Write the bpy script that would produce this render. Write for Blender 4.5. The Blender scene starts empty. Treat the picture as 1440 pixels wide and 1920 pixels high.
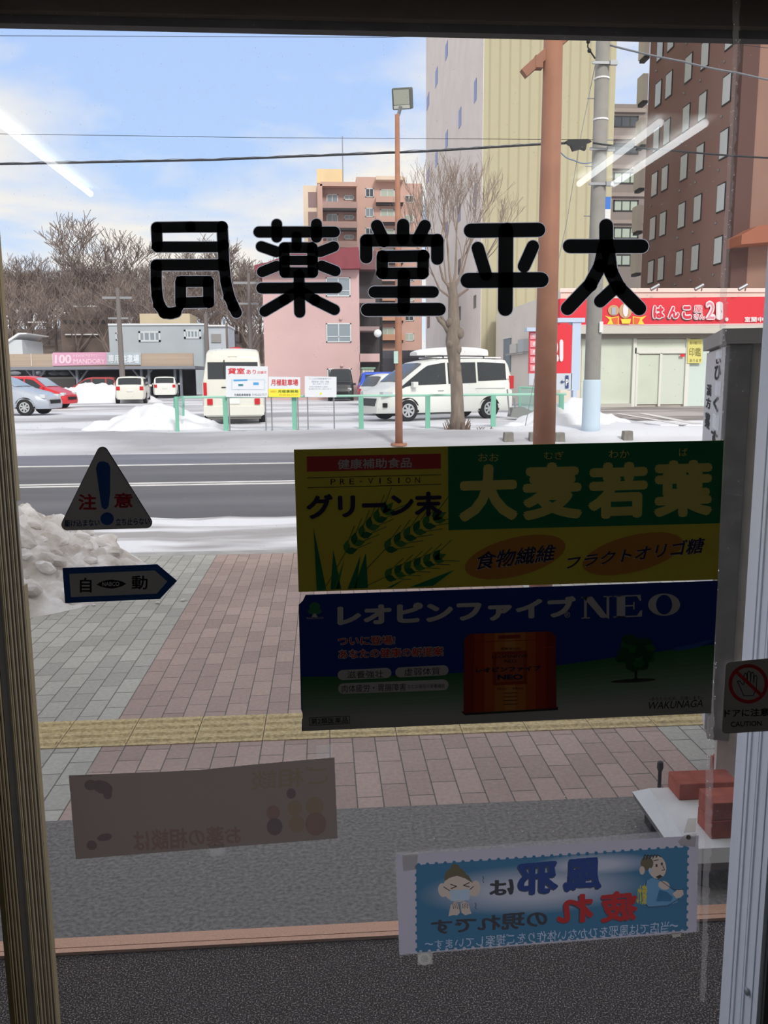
import bpy, bmesh, math, random
from math import sin, cos, pi, radians, atan, tan, sqrt
from mathutils import Vector, Matrix
import numpy as np

SC = bpy.context.scene
COL = SC.collection
random.seed(7)

# ------------------------------------------------------------------ camera
FPX = 1580.0
EYE = Vector((0.0, 0.0, 1.6))
PITCH, YAW, ROLL = radians(9.13), radians(4.0), radians(0.4)
FW = Vector((sin(YAW)*cos(PITCH), cos(YAW)*cos(PITCH), -sin(PITCH)))
_R0 = Vector((cos(YAW), -sin(YAW), 0)); _U0 = _R0.cross(FW)
RT = cos(ROLL)*_R0 - sin(ROLL)*_U0
UP = sin(ROLL)*_R0 + cos(ROLL)*_U0
cam = bpy.data.cameras.new('camera'); camo = bpy.data.objects.new('camera', cam); COL.objects.link(camo)
M4 = Matrix((RT, UP, -FW)).transposed().to_4x4(); M4.translation = EYE
camo.matrix_world = M4
cam.sensor_fit = 'VERTICAL'; cam.sensor_height = 24.0; cam.lens = FPX/1920*24.0
cam.clip_start = 0.02; cam.clip_end = 2000
SC.camera = camo

# ------------------------------------------------------------------ light
SC.view_settings.view_transform = 'Standard'; SC.view_settings.look = 'None'
SC.view_settings.gamma = 1; SC.view_settings.use_curve_mapping = False
SC.view_settings.exposure = 0.4
SC.cycles.use_denoising = True
SC.cycles.max_bounces = 8; SC.cycles.transparent_max_bounces = 12
SC.cycles.sample_clamp_indirect = 6
def s2l(c):
    c = c/255.0
    return c/12.92 if c <= 0.04045 else ((c+0.055)/1.055)**2.4
def L(rgb): return (s2l(rgb[0]), s2l(rgb[1]), s2l(rgb[2]), 1.0)

W = bpy.data.worlds.new('sky'); SC.world = W; W.use_nodes = True
nt = W.node_tree; nt.nodes.clear()
def nd(t, **k):
    n = nt.nodes.new(t)
    for a, b in k.items(): setattr(n, a, b)
    return n
lk = lambda a, b: nt.links.new(a, b)
tc = nd('ShaderNodeTexCoord'); sep = nd('ShaderNodeSeparateXYZ'); lk(tc.outputs['Generated'], sep.inputs[0])
grad = nd('ShaderNodeValToRGB'); lk(sep.outputs['Z'], grad.inputs[0])
cr = grad.color_ramp; cr.elements[0].position = 0.0; cr.elements[0].color = L((226, 232, 245))
cr.elements[1].position = 1.0; cr.elements[1].color = L((170, 192, 236))
for p_, c_ in ((0.10, (204, 222, 246)), (0.22, (176, 204, 246)), (0.42, (172, 196, 244))):
    e = cr.elements.new(p_); e.color = L(c_)
mx = nd('ShaderNodeMath', operation='MAXIMUM'); lk(sep.outputs['Z'], mx.inputs[0]); mx.inputs[1].default_value = 0.0
ad = nd('ShaderNodeMath', operation='ADD'); lk(mx.outputs[0], ad.inputs[0]); ad.inputs[1].default_value = 0.14
dx = nd('ShaderNodeMath', operation='DIVIDE'); lk(sep.outputs['X'], dx.inputs[0]); lk(ad.outputs[0], dx.inputs[1])
dy = nd('ShaderNodeMath', operation='DIVIDE'); lk(sep.outputs['Y'], dy.inputs[0]); lk(ad.outputs[0], dy.inputs[1])
cmb = nd('ShaderNodeCombineXYZ'); lk(dx.outputs[0], cmb.inputs[0]); lk(dy.outputs[0], cmb.inputs[1])
cmb.inputs[2].default_value = 3.3
noi = nd('ShaderNodeTexNoise'); noi.inputs['Scale'].default_value = 1.15; noi.inputs['Detail'].default_value = 6
noi.inputs['Roughness'].default_value = 0.52; noi.inputs['Distortion'].default_value = 0.25
lk(cmb.outputs[0], noi.inputs['Vector'])
rmp = nd('ShaderNodeValToRGB'); lk(noi.outputs[0], rmp.inputs[0])
rmp.color_ramp.elements[0].position = 0.41; rmp.color_ramp.elements[1].position = 0.58
# broken cloud over the street; behind the shop, overcast added to warm the light
ovc = nd('ShaderNodeMapRange'); lk(sep.outputs['Y'], ovc.inputs[0]); ovc.inputs[1].default_value = 0.35; ovc.inputs[2].default_value = -0.15
mxf = nd('ShaderNodeMath', operation='MAXIMUM'); lk(rmp.outputs[0], mxf.inputs[0]); lk(ovc.outputs[0], mxf.inputs[1])
mixc = nd('ShaderNodeMixRGB'); lk(mxf.outputs[0], mixc.inputs[0]); lk(grad.outputs[0], mixc.inputs[1])
mixc.inputs[2].default_value = L((240, 234, 228))
bg = nd('ShaderNodeBackground'); lk(mixc.outputs[0], bg.inputs[0]); bg.inputs[1].default_value = 0.95
wo = nd('ShaderNodeOutputWorld'); lk(bg.outputs[0], wo.inputs[0])

sun = bpy.data.lights.new('sun', 'SUN'); sun.energy = 1.9; sun.angle = radians(12); sun.color = (1.0, 0.97, 0.93)
suno = bpy.data.objects.new('sun', sun); COL.objects.link(suno)
suno.rotation_euler = Vector((-0.25, 0.75, -0.6)).to_track_quat('-Z', 'Y').to_euler()

# ------------------------------------------------------------------ helpers
def ray(px, py): return FW*FPX + RT*(px-720) + UP*(960-py)
def GP(px, py, z=0.0):
    d = ray(px, py); return EYE + d*((z-EYE.z)/d.z)
def YP(px, py, Y):
    d = ray(px, py); return EYE + d*(Y/d.y)
def XP(px, py, X):
    d = ray(px, py); return EYE + d*(X/d.x)
LZ = 0.2      # level of the snow-packed lot across the road

_m = {}
def pm(name, col, rough=0.75, metal=0.0, ns=None, na=0.15, bump=0.0, spec=0.35, col2=None, lo=0.35, hi=0.65, detail=4, stretch=None):
    if name in _m: return _m[name]
    m = bpy.data.materials.new(name); m.use_nodes = True; t = m.node_tree
    b = t.nodes['Principled BSDF']; c = L(col)
    b.inputs['Base Color'].default_value = c; b.inputs['Roughness'].default_value = rough
    b.inputs['Metallic'].default_value = metal; b.inputs['Specular IOR Level'].default_value = spec
    if ns:
        tcn = t.nodes.new('ShaderNodeTexCoord'); vec = tcn.outputs['Object']
        if stretch:
            mp = t.nodes.new('ShaderNodeMapping'); mp.inputs['Scale'].default_value = stretch
            t.links.new(vec, mp.inputs[0]); vec = mp.outputs[0]
        n = t.nodes.new('ShaderNodeTexNoise'); n.inputs['Scale'].default_value = ns; n.inputs['Detail'].default_value = detail
        t.links.new(vec, n.inputs['Vector'])
        r = t.nodes.new('ShaderNodeValToRGB'); t.links.new(n.outputs[0], r.inputs[0])
        r.color_ramp.elements[0].position = lo; r.color_ramp.elements[1].position = hi
        if col2: d = L(col2)
        else: d = tuple(min(1, x*(1+na)) for x in c[:3])+(1,)
        r.color_ramp.elements[0].color = c if col2 else tuple(x*(1-na) for x in c[:3])+(1,)
        r.color_ramp.elements[1].color = d
        t.links.new(r.outputs[0], b.inputs['Base Color'])
        if bump:
            bn = t.nodes.new('ShaderNodeBump'); bn.inputs['Strength'].default_value = bump; bn.inputs['Distance'].default_value = 0.02
            t.links.new(n.outputs[0], bn.inputs['Height']); t.links.new(bn.outputs[0], b.inputs['Normal'])
    _m[name] = m; return m

def mix_mat(name, kind, col, fac, rough=0.5):
    """kind over transparent: fac = share of the kind"""
    if name in _m: return _m[name]
    m = bpy.data.materials.new(name); m.use_nodes = True; t = m.node_tree; t.nodes.clear()
    o = t.nodes.new('ShaderNodeOutputMaterial'); x = t.nodes.new('ShaderNodeMixShader')
    tr = t.nodes.new('ShaderNodeBsdfTransparent'); k = t.nodes.new(kind); k.inputs[0].default_value = L(col)
    x.inputs[0].default_value = fac
    t.links.new(tr.outputs[0], x.inputs[1]); t.links.new(k.outputs[0], x.inputs[2]); t.links.new(x.outputs[0], o.inputs[0])
    _m[name] = m; return m

def paper(name, col, tl=0.3, tcol=None):
    """paper that lets some daylight through"""
    if name in _m: return _m[name]
    m = bpy.data.materials.new(name); m.use_nodes = True; t = m.node_tree; t.nodes.clear()
    o = t.nodes.new('ShaderNodeOutputMaterial'); x = t.nodes.new('ShaderNodeMixShader')
    d = t.nodes.new('ShaderNodeBsdfDiffuse'); d.inputs[0].default_value = L(col)
    k = t.nodes.new('ShaderNodeBsdfTranslucent'); k.inputs[0].default_value = L(tcol or col)
    x.inputs[0].default_value = tl
    t.links.new(d.outputs[0], x.inputs[1]); t.links.new(k.outputs[0], x.inputs[2]); t.links.new(x.outputs[0], o.inputs[0])
    _m[name] = m; return m

def tag(o, label=None, cat=None, group=None, kind=None):
    if label: o['label'] = label
    if cat: o['category'] = cat
    if group: o['group'] = group
    if kind: o['kind'] = kind
    return o
def thing(name, loc, label, cat, group=None, rz=0.0):
    o = bpy.data.objects.new(name, None); COL.objects.link(o); o.location = loc; o.rotation_euler = (0, 0, rz)
    o.empty_display_size = 0.1
    return tag(o, label, cat, group)
def copy_tree(o, parent=None):
    c = o.copy(); COL.objects.link(c); c.parent = parent
    for ch in [k for k in o.children]: copy_tree(ch, c)
    return c

class MB:
    def __init__(s): s.v = []; s.f = []; s.mi = []; s.mats = []
    def m(s, mat):
        if mat not in s.mats: s.mats.append(mat)
        return s.mats.index(mat)
    def add(s, vs, fs, mat):
        b = len(s.v); i = s.m(mat); s.v += [tuple(v) for v in vs]
        for f in fs: s.f.append([b+k for k in f]); s.mi.append(i)
        return s
    def box(s, x0, x1, y0, y1, z0, z1, mat, M=None):
        vs = [Vector((x, y, z)) for x in (x0, x1) for y in (y0, y1) for z in (z0, z1)]
        if M: vs = [M @ v for v in vs]
        return s.add(vs, [(0, 1, 3, 2), (4, 6, 7, 5), (0, 4, 5, 1), (2, 3, 7, 6), (0, 2, 6, 4), (1, 5, 7, 3)], mat)
    def prism(s, pts, axis, a, b, mat):
        """2-D outline extruded along an axis ('x','y','z') between a and b"""
        def P(p, h):
            return {'x': (h, p[0], p[1]), 'y': (p[0], h, p[1]), 'z': (p[0], p[1], h)}[axis]
        n = len(pts); vs = [P(p, a) for p in pts]+[P(p, b) for p in pts]
        return s.add(vs, [list(range(n)), list(range(2*n-1, n-1, -1))]+[(i, (i+1) % n, n+(i+1) % n, n+i) for i in range(n)], mat)
    def tube(s, pts, rads, mat, n=8, cap=True):
        pts = [Vector(p) for p in pts]
        if not hasattr(rads, '__len__'): rads = [rads]*len(pts)
        vs = []; fs = []; ref = None
        for i, p in enumerate(pts):
            d = (pts[min(i+1, len(pts)-1)]-pts[max(i-1, 0)]).normalized()
            if ref is None:
                ref = Vector((0, 0, 1)) if abs(d.z) < 0.9 else Vector((1, 0, 0))
            u = d.cross(ref).normalized(); w = d.cross(u).normalized(); ref = -w if (-w).dot(ref) > 0 else w
            for k in range(n):
                a = 2*pi*k/n; vs.append(p+(u*cos(a)+w*sin(a))*rads[i])
        for i in range(len(pts)-1):
            for k in range(n): fs.append((i*n+k, i*n+(k+1) % n, (i+1)*n+(k+1) % n, (i+1)*n+k))
        if cap: fs.append(list(range(n))[::-1]); fs.append([(len(pts)-1)*n+k for k in range(n)])
        return s.add(vs, fs, mat)
    def sphere(s, c, r, mat, n=10, sc=(1, 1, 1)):
        c = Vector(c); vs = []; fs = []
        for i in range(n+1):
            t = pi*i/n
            for k in range(2*n):
                a = pi*k/n; vs.append((c.x+r*sc[0]*sin(t)*cos(a), c.y+r*sc[1]*sin(t)*sin(a), c.z+r*sc[2]*cos(t)))
        for i in range(n):
            for k in range(2*n): fs.append((i*2*n+k, (i+1)*2*n+k, (i+1)*2*n+(k+1) % (2*n), i*2*n+(k+1) % (2*n)))
        return s.add(vs, fs, mat)
    def build(s, name, parent=None, origin=(0, 0, 0), smooth=False, world=False):
        """world=True: verts are world coordinates; they are made relative to origin (or the parent's location)"""
        o0 = Vector(origin)
        if world and parent is not None: o0 = Vector(parent.location)
        me = bpy.data.meshes.new(name)
        vs = [tuple(Vector(v)-o0) for v in s.v] if (world or parent is None) else s.v
        me.from_pydata(vs, [], s.f)
        for m in s.mats: me.materials.append(m)
        me.polygons.foreach_set('material_index', s.mi)
        if smooth:
            me.polygons.foreach_set('use_smooth', [True]*len(me.polygons))
        me.update()
        bm = bmesh.new(); bm.from_mesh(me); bmesh.ops.recalc_face_normals(bm, faces=bm.faces); bm.to_mesh(me); bm.free()
        o = bpy.data.objects.new(name, me); COL.objects.link(o)
        if parent is not None: o.parent = parent
        else: o.location = o0
        return o
def bev(o, w=0.01, seg=2):
    b = o.modifiers.new('bevel', 'BEVEL'); b.width = w; b.segments = seg; b.limit_method = 'ANGLE'; b.angle_limit = radians(35)
    return o
def struct(mb, name, origin=(0, 0, 0), **k):
    o = mb.build(name, None, origin, world=True, **k); o['kind'] = 'structure'; return o

# text outlines
_tx = {}
def text_geo(s, bold=0.0, nb=8):
    k = (s, bold, nb)
    if k in _tx: return _tx[k]
    c = bpy.data.curves.new('lettering', 'FONT'); c.body = s; c.resolution_u = 3
    o = bpy.data.objects.new('lettering', c); COL.objects.link(o)
    dg = bpy.context.evaluated_depsgraph_get()
    me = bpy.data.meshes.new_from_object(o.evaluated_get(dg))
    V = np.array([v.co[:2] for v in me.vertices]); F = [list(p.vertices) for p in me.polygons]
    bpy.data.objects.remove(o); bpy.data.curves.remove(c); bpy.data.meshes.remove(me)
    n0 = len(V)
    if bold:      # heavier strokes: the outline repeated around a small circle
        n = len(V); Vs = [V]; Fs = list(F); nb = 16 if bold > 0.055 else 8
        for i in range(nb):
            a = 2*pi*i/8; Vs.append(V+np.array([cos(a), sin(a)])*bold*(0.9 if i < 8 else 0.45)); Fs += [[q+n*(i+1) for q in f_] for f_ in F]
        V = np.concatenate(Vs); F = Fs
    V = (V-V.min(0))/np.maximum(V.max(0)-V.min(0), 1e-6)
    _tx[k] = (V, F, n0); return _tx[k]

class Sheet:
    """flat printed matter drawn on the plane Y = Y0, seen from -Y; positions are where its corners stand in the photo"""
    def __init__(s, Y0, step=0.0003, fn=None):
        s.Y = Y0; s.mb = MB(); s.step = step; s.fn = fn; s.nb = 8
    def P(s, px, py, l):
        p = s.fn(px, py) if s.fn else YP(px, py, s.Y)
        return p - Vector((0, s.step*l, 0)) if not s.fn else p + s.nrm*s.step*l
    def poly(s, pts, mat, l=0):
        s.mb.add([s.P(x, y, l) for x, y in pts], [list(range(len(pts)))], mat); return s
    def slab(s, pts, mat, th, l=0):
        n = len(pts)
        A = [s.P(x, y, l) for x, y in pts]; B = [a+Vector((0, th, 0)) for a in A]
        s.mb.add(A+B, [list(range(n)), list(range(2*n-1, n-1, -1))]+[(i, (i+1) % n, n+(i+1) % n, n+i) for i in range(n)], mat); return s
    def ell(s, cx, cy, rx, ry, mat, l=0, rot=0.0, n=28, a0=0, a1=360):
        r = radians(rot); P = []
        for k in range(n+(1 if a1-a0 < 360 else 0)):
            a = radians(a0+(a1-a0)*k/n); u, v = rx*cos(a), ry*sin(a); P.append((cx+u*cos(r)-v*sin(r), cy+u*sin(r)+v*cos(r)))
        return s.poly(P, mat, l)
    def ring(s, cx, cy, rx, ry, w, mat, l=0, wx=None, n=36):
        wx = wx or w; o = []; i = []
        for k in range(n):
            a = 2*pi*k/n; o.append(s.P(cx+rx*cos(a), cy+ry*sin(a), l)); i.append(s.P(cx+(rx-wx)*cos(a), cy+(ry-w)*sin(a), l))
        s.mb.add(o+i, [(k, (k+1) % n, n+(k+1) % n, n+k) for k in range(n)], mat); return s
    def stroke(s, pts, r, mat, l=0, th=0.0):
        for a, b in zip(pts[:-1], pts[1:]):
            d = math.atan2(b[1]-a[1], b[0]-a[0]); P = []
            for k in range(9): t = d+pi/2+pi*k/8; P.append((a[0]+r*cos(t), a[1]+r*sin(t)))
            for k in range(9): t = d-pi/2+pi*k/8; P.append((b[0]+r*cos(t), b[1]+r*sin(t)))
            (s.slab(P, mat, th, l) if th else s.poly(P, mat, l))
        return s
    def text(s, st, q, mat, l=1, bold=0.0, mirror=False):
        """q: four corners TL,TR,BR,BL or (x0,y0,x1,y1[,slope])"""
        if not hasattr(q[0], '__len__'):
            sl = q[4] if len(q) > 4 else 0.0; x0, y0, x1, y1 = q[:4]; d = sl*(x1-x0)
            q = ((x0, y0), (x1, y0+d), (x1, y1+d), (x0, y1))
        V, F, n0 = text_geo(st, bold, s.nb); out = []
        for iv, (u, v) in enumerate(V):
            ll = l+0.055*(iv//n0)
            if mirror: u = 1-u
            w = 1-v
            x = (q[0][0]*(1-u)+q[1][0]*u)*(1-w)+(q[3][0]*(1-u)+q[2][0]*u)*w
            y = (q[0][1]*(1-u)+q[1][1]*u)*(1-w)+(q[3][1]*(1-u)+q[2][1]*u)*w
            out.append(s.P(x, y, ll))
        s.mb.add(out, F, mat); return s
    def flatten(s, cell=0.0006):
        """one sheet, every spot printed once: the topmost shape wins (rows of runs)"""
        mb = s.mb; X = np.array([v[0] for v in mb.v]); Zc = np.array([v[2] for v in mb.v])
        x0, z0 = X.min(), Zc.min(); nx, nz_ = int((X.max()-x0)/cell)+2, int((Zc.max()-z0)/cell)+2
        G = -np.ones((nz_, nx), int)
        order = sorted(range(len(mb.f)), key=lambda q: -mb.v[mb.f[q][0]][1])
        for q in order:
            P = [((X[i]-x0)/cell, (Zc[i]-z0)/cell) for i in mb.f[q]]; zs = [p[1] for p in P]
            for r in range(max(0, int(min(zs)-0.5)), min(nz_-1, int(max(zs)+0.5))+1):
                y = r+0.5; xs = []
                for (xa, ya), (xb, yb) in zip(P, P[1:]+P[:1]):
                    if (ya <= y) != (yb <= y): xs.append(xa+(y-ya)/(yb-ya)*(xb-xa))
                xs.sort()
                for a, b in zip(xs[::2], xs[1::2]):
                    i, j = int(math.ceil(a-0.5)), int(math.ceil(b-0.5))
                    if j > i: G[r, max(0, i):j] = mb.mi[q]
        v, f, m = [], [], []
        for r in range(nz_):
            row = G[r]; ch = [0]+[int(k)+1 for k in np.nonzero(np.diff(row))[0]]+[nx]
            for a, b in zip(ch[:-1], ch[1:]):
                if row[a] < 0: continue
                n = len(v); v += [(x0+a*cell, s.Y, z0+r*cell), (x0+b*cell, s.Y, z0+r*cell), (x0+b*cell, s.Y, z0+(r+1)*cell), (x0+a*cell, s.Y, z0+(r+1)*cell)]
                f.append([n, n+1, n+2, n+3]); m.append(int(row[a]))
        mb.v, mb.f, mb.mi = v, f, m; return s
    def build(s, name, origin=None, parent=None):
        if origin is None: origin = Vector(s.mb.v[0])
        return s.mb.build(name, parent, origin, world=True)

def bx(mb, px0, py0, px1, py1, Y, dep, mat, zb=None, f=0.0):
    """box whose front lies on plane Y (shifted by f towards the street) and spans the given photo rectangle"""
    a = YP(px0, (py0+(py1 or py0))/2, Y-f); b = YP(px1, (py0+(py1 or py0))/2, Y-f)
    zt = YP((px0+px1)/2, py0, Y-f).z
    z0 = zb if py1 is None else YP((px0+px1)/2, py1, Y-f).z
    mb.box(a.x, b.x, Y-f, Y-f+dep, z0, zt, mat); return mb
# ------------------------------------------------------------------ materials
WHITE = pm('white', (232, 232, 234)); BLACK = pm('black', (22, 24, 26), 0.5)
SNOW = pm('snow', (224, 225, 230), 0.9, ns=1.3, na=0.05, bump=0.3)
GLASSD = pm('dark_glass', (38, 44, 50), 0.08, spec=0.6)
GLASSL = pm('pale_glass', (150, 165, 178), 0.12, spec=0.6, ns=0.35, na=0.25)
ORANGE = pm('salmon_paint', (164, 116, 94), 0.6, ns=6, na=0.08, spec=0.25)
CONC = pm('concrete', (170, 168, 164), 0.9, ns=5, na=0.12, bump=0.2)
GREENP = pm('mint_paint', (122, 186, 164), 0.6)
METAL = pm('grey_metal', (150, 152, 156), 0.45, 0.6)

# ------------------------------------------------------------------ setting: interior
Yg = 1.30
floor_m = pm('mat_fibre', (50, 41, 38), 0.95, ns=240, col2=(214, 198, 186), lo=0.51, hi=0.72, bump=0.9, detail=2)
struct(MB().box(-4, 4, -6, 2.195, -0.06, 0.0, floor_m), 'floor')
struct(MB().box(-4, 4, -6, 1.5, 2.6, 2.68, pm('ceiling_board', (150, 148, 144), 0.9)), 'ceiling')
wm = pm('inner_wall', (124, 120, 115), 0.9)
struct(MB().box(-4.1, -4, -6, 1.5, 0, 2.6, wm), 'wall_left')
struct(MB().box(4, 4.1, -6, 1.5, 0, 2.6, wm), 'wall_right')
struct(MB().box(-4, 4, -6.1, -6, 0, 2.6, wm), 'wall_back')
dwm = pm('inner_front_wall', (110, 112, 110), 0.85)
fw = MB().box(0.768, 4, 1.30, 1.44, 0, 2.6, dwm).box(-4, -1.9, 1.32, 1.5, 0, 2.6, dwm).box(-1.9, 0.768, 1.36, 1.5, 2.5, 2.6, dwm)
struct(fw, 'wall_front')
ext = pm('outer_wall', (196, 190, 180), 0.9, ns=3, na=0.06)
struct(MB().box(-9, 9, -6.2, 1.52, 2.69, 5.0, ext).box(4.12, 9, 1.3, 1.5, 0, 2.69, ext).box(-9, -4.12, 1.3, 1.5, 0, 2.69, ext), 'roof')  # unseen upper block of the shop, raised to keep the pavement shaded

# header above the door: two dark bands
hd1 = pm('header_bronze', (104, 86, 70), 0.5, spec=0.3); hd2 = pm('header_dark', (66, 60, 62), 0.6)
struct(MB().box(-1.9, 0.768, 1.36, 1.38, 2.112, 2.2, hd2).box(-1.9, 0.768, 1.345, 1.359, 2.124, 2.3, hd1)
       .box(-1.9, 0.768, 1.355, 1.5, 2.2, 2.5, hd1), 'trim_header')

# glass
def glass_mat():
    m = bpy.data.materials.new('door_glass'); m.use_nodes = True; t = m.node_tree; t.nodes.clear()
    N = t.nodes.new; K = t.links.new
    o = N('ShaderNodeOutputMaterial'); x = N('ShaderNodeMixShader'); tr = N('ShaderNodeBsdfTransparent')
    tr.inputs[0].default_value = (0.975, 0.985, 0.98, 1); g = N('ShaderNodeBsdfGlossy'); g.inputs['Roughness'].default_value = 0.0
    fr = N('ShaderNodeFresnel'); geo = N('ShaderNodeNewGeometry'); io = N('ShaderNodeMapRange'); K(geo.outputs['Backfacing'], io.inputs[0])
    io.inputs[3].default_value = 1.5; io.inputs[4].default_value = 1/1.5; K(io.outputs[0], fr.inputs[0])
    K(fr.outputs[0], x.inputs[0]); K(tr.outputs[0], x.inputs[1]); K(g.outputs[0], x.inputs[2])
    # dust specks, plus an even dust film put in for the veiling haze
    tcn = N('ShaderNodeTexCoord'); n = N('ShaderNodeTexVoronoi'); n.inputs['Scale'].default_value = 130; K(tcn.outputs['Object'], n.inputs['Vector'])
    r = N('ShaderNodeValToRGB'); K(n.outputs['Distance'], r.inputs[0]); r.color_ramp.elements[0].position = 0.07; r.color_ramp.elements[1].position = 0.13
    r.color_ramp.elements[0].color = (0.26, 0.26, 0.26, 1); r.color_ramp.elements[1].color = (0.008, 0.008, 0.008, 1)
    n2 = N('ShaderNodeTexNoise'); n2.inputs['Scale'].default_value = 60; K(tcn.outputs['Object'], n2.inputs['Vector'])
    r2 = N('ShaderNodeValToRGB'); K(n2.outputs[0], r2.inputs[0]); r2.color_ramp.elements[0].position = 0.5; r2.color_ramp.elements[1].position = 0.62
    mul = N('ShaderNodeMath'); mul.operation = 'MULTIPLY'; K(r.outputs[0], mul.inputs[0]); K(r2.outputs[0], mul.inputs[1])
    ad = N('ShaderNodeMath'); ad.operation = 'ADD'; K(mul.outputs[0], ad.inputs[0]); ad.inputs[1].default_value = 0.018
    d = N('ShaderNodeBsdfTranslucent'); d.inputs[0].default_value = (0.85, 0.87, 0.9, 1)
    x2 = N('ShaderNodeMixShader'); K(ad.outputs[0], x2.inputs[0]); K(x.outputs[0], x2.inputs[1]); K(d.outputs[0], x2.inputs[2])
    K(x2.outputs[0], o.inputs[0]); return m
GL = glass_mat()
pane = MB().box(-1.9, 0.764, 1.302, 1.308, 0.02, 2.3, GL).build('window_1', None, (0, 1.3, 0), world=True); pane['kind'] = 'structure'

# jambs: fluted bronze on the left, white aluminium on the right
BRZ = pm('bronze_anodised', (190, 172, 128), 0.4, 0.15, ns=30, na=0.12, stretch=(1, 1, 0.02))
BRZ2 = pm('bronze_dark_line', (96, 82, 58), 0.5, 0.1)
RUB = pm('door_rubber', (20, 17, 16), 0.8)
j = MB(); XJ = -0.512
j.box(XJ-0.008, XJ, 1.245, 1.296, 0, 2.3, BRZ)
for y in (1.256, 1.268, 1.281): j.box(XJ-0.001, XJ+0.0022, y, y+0.0035, 0, 2.3, BRZ2)
for y in (1.249, 1.262, 1.275, 1.288): j.box(XJ-0.001, XJ+0.0015, y, y+0.005, 0, 2.3, BRZ)
struct(j, 'door_1', (XJ, 1.25, 0))
g = MB().box(XJ-0.010, XJ-0.003, 1.3085, 1.333, 0, 2.3, RUB)
o = struct(g, 'trim_seal', (XJ, 1.31, 0))
j = MB().box(XJ-0.008, XJ, 1.334, 1.425, 0, 2.3, BRZ)
y = 1.338
k = 0
while y < 1.42:
    j.box(XJ-0.001, XJ+(0.0024 if k % 2 else 0.0014), y, y+0.0035, 0, 2.3, BRZ2 if k % 2 else BRZ); y += 0.0062+0.002*(k % 3); k += 1
j.box(XJ-0.006, XJ+0.001, 1.425, 1.443, 0, 1.255, BRZ); j.box(XJ-0.006, XJ-0.002, 1.425, 1.436, 1.255, 1.40, pm('clear_gasket', (190, 188, 182), 0.3))
j.box(XJ-0.006, XJ+0.001, 1.425, 1.440, 1.40, 2.3, BRZ)
struct(j, 'door_2', (XJ, 1.34, 0))
ALU = pm('white_aluminium', (240, 242, 250), 0.5, 0.0, ns=18, na=0.03, stretch=(1, 1, 0.03)); ALU2 = pm('aluminium_groove', (186, 192, 206), 0.5)
j = MB().box(0.76, 0.768, 1.3085, 1.44, 0, 2.3, ALU)
for y, w, m_ in ((1.325, 0.002, ALU2), (1.352, 0.004, ALU), (1.36, 0.002, ALU2), (1.385, 0.006, ALU), (1.40, 0.002, ALU2)):
    j.box(0.7585 if m_ is ALU2 else 0.757, 0.761, y, y+w, 0, 2.3, m_)
jr = struct(j, 'door_3', (0.76, 1.31, 0))
p = XP(1400, 1859, 0.756)
sc_ = MB(); sc_.sphere((p.x, p.y, p.z), 0.0075, METAL, 8, (0.5, 1, 1)); o = sc_.build('screw', jr, world=True)

# bronze threshold between mat and pavement
th = pm('threshold_bronze', (206, 160, 132), 0.55, 0.2, ns=200, na=0.1)
struct(MB().box(-4, 4, 2.195, 2.213, -0.05, 0.012, th).box(-4, 4, 2.216, 2.235, -0.05, 0.012, th).box(-4, 4, 2.238, 2.262, -0.05, 0.010, th)
       .box(-4, 4, 2.195, 2.262, -0.05, 0.003, pm('threshold_gap', (50, 36, 30))), 'trim_threshold')

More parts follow.
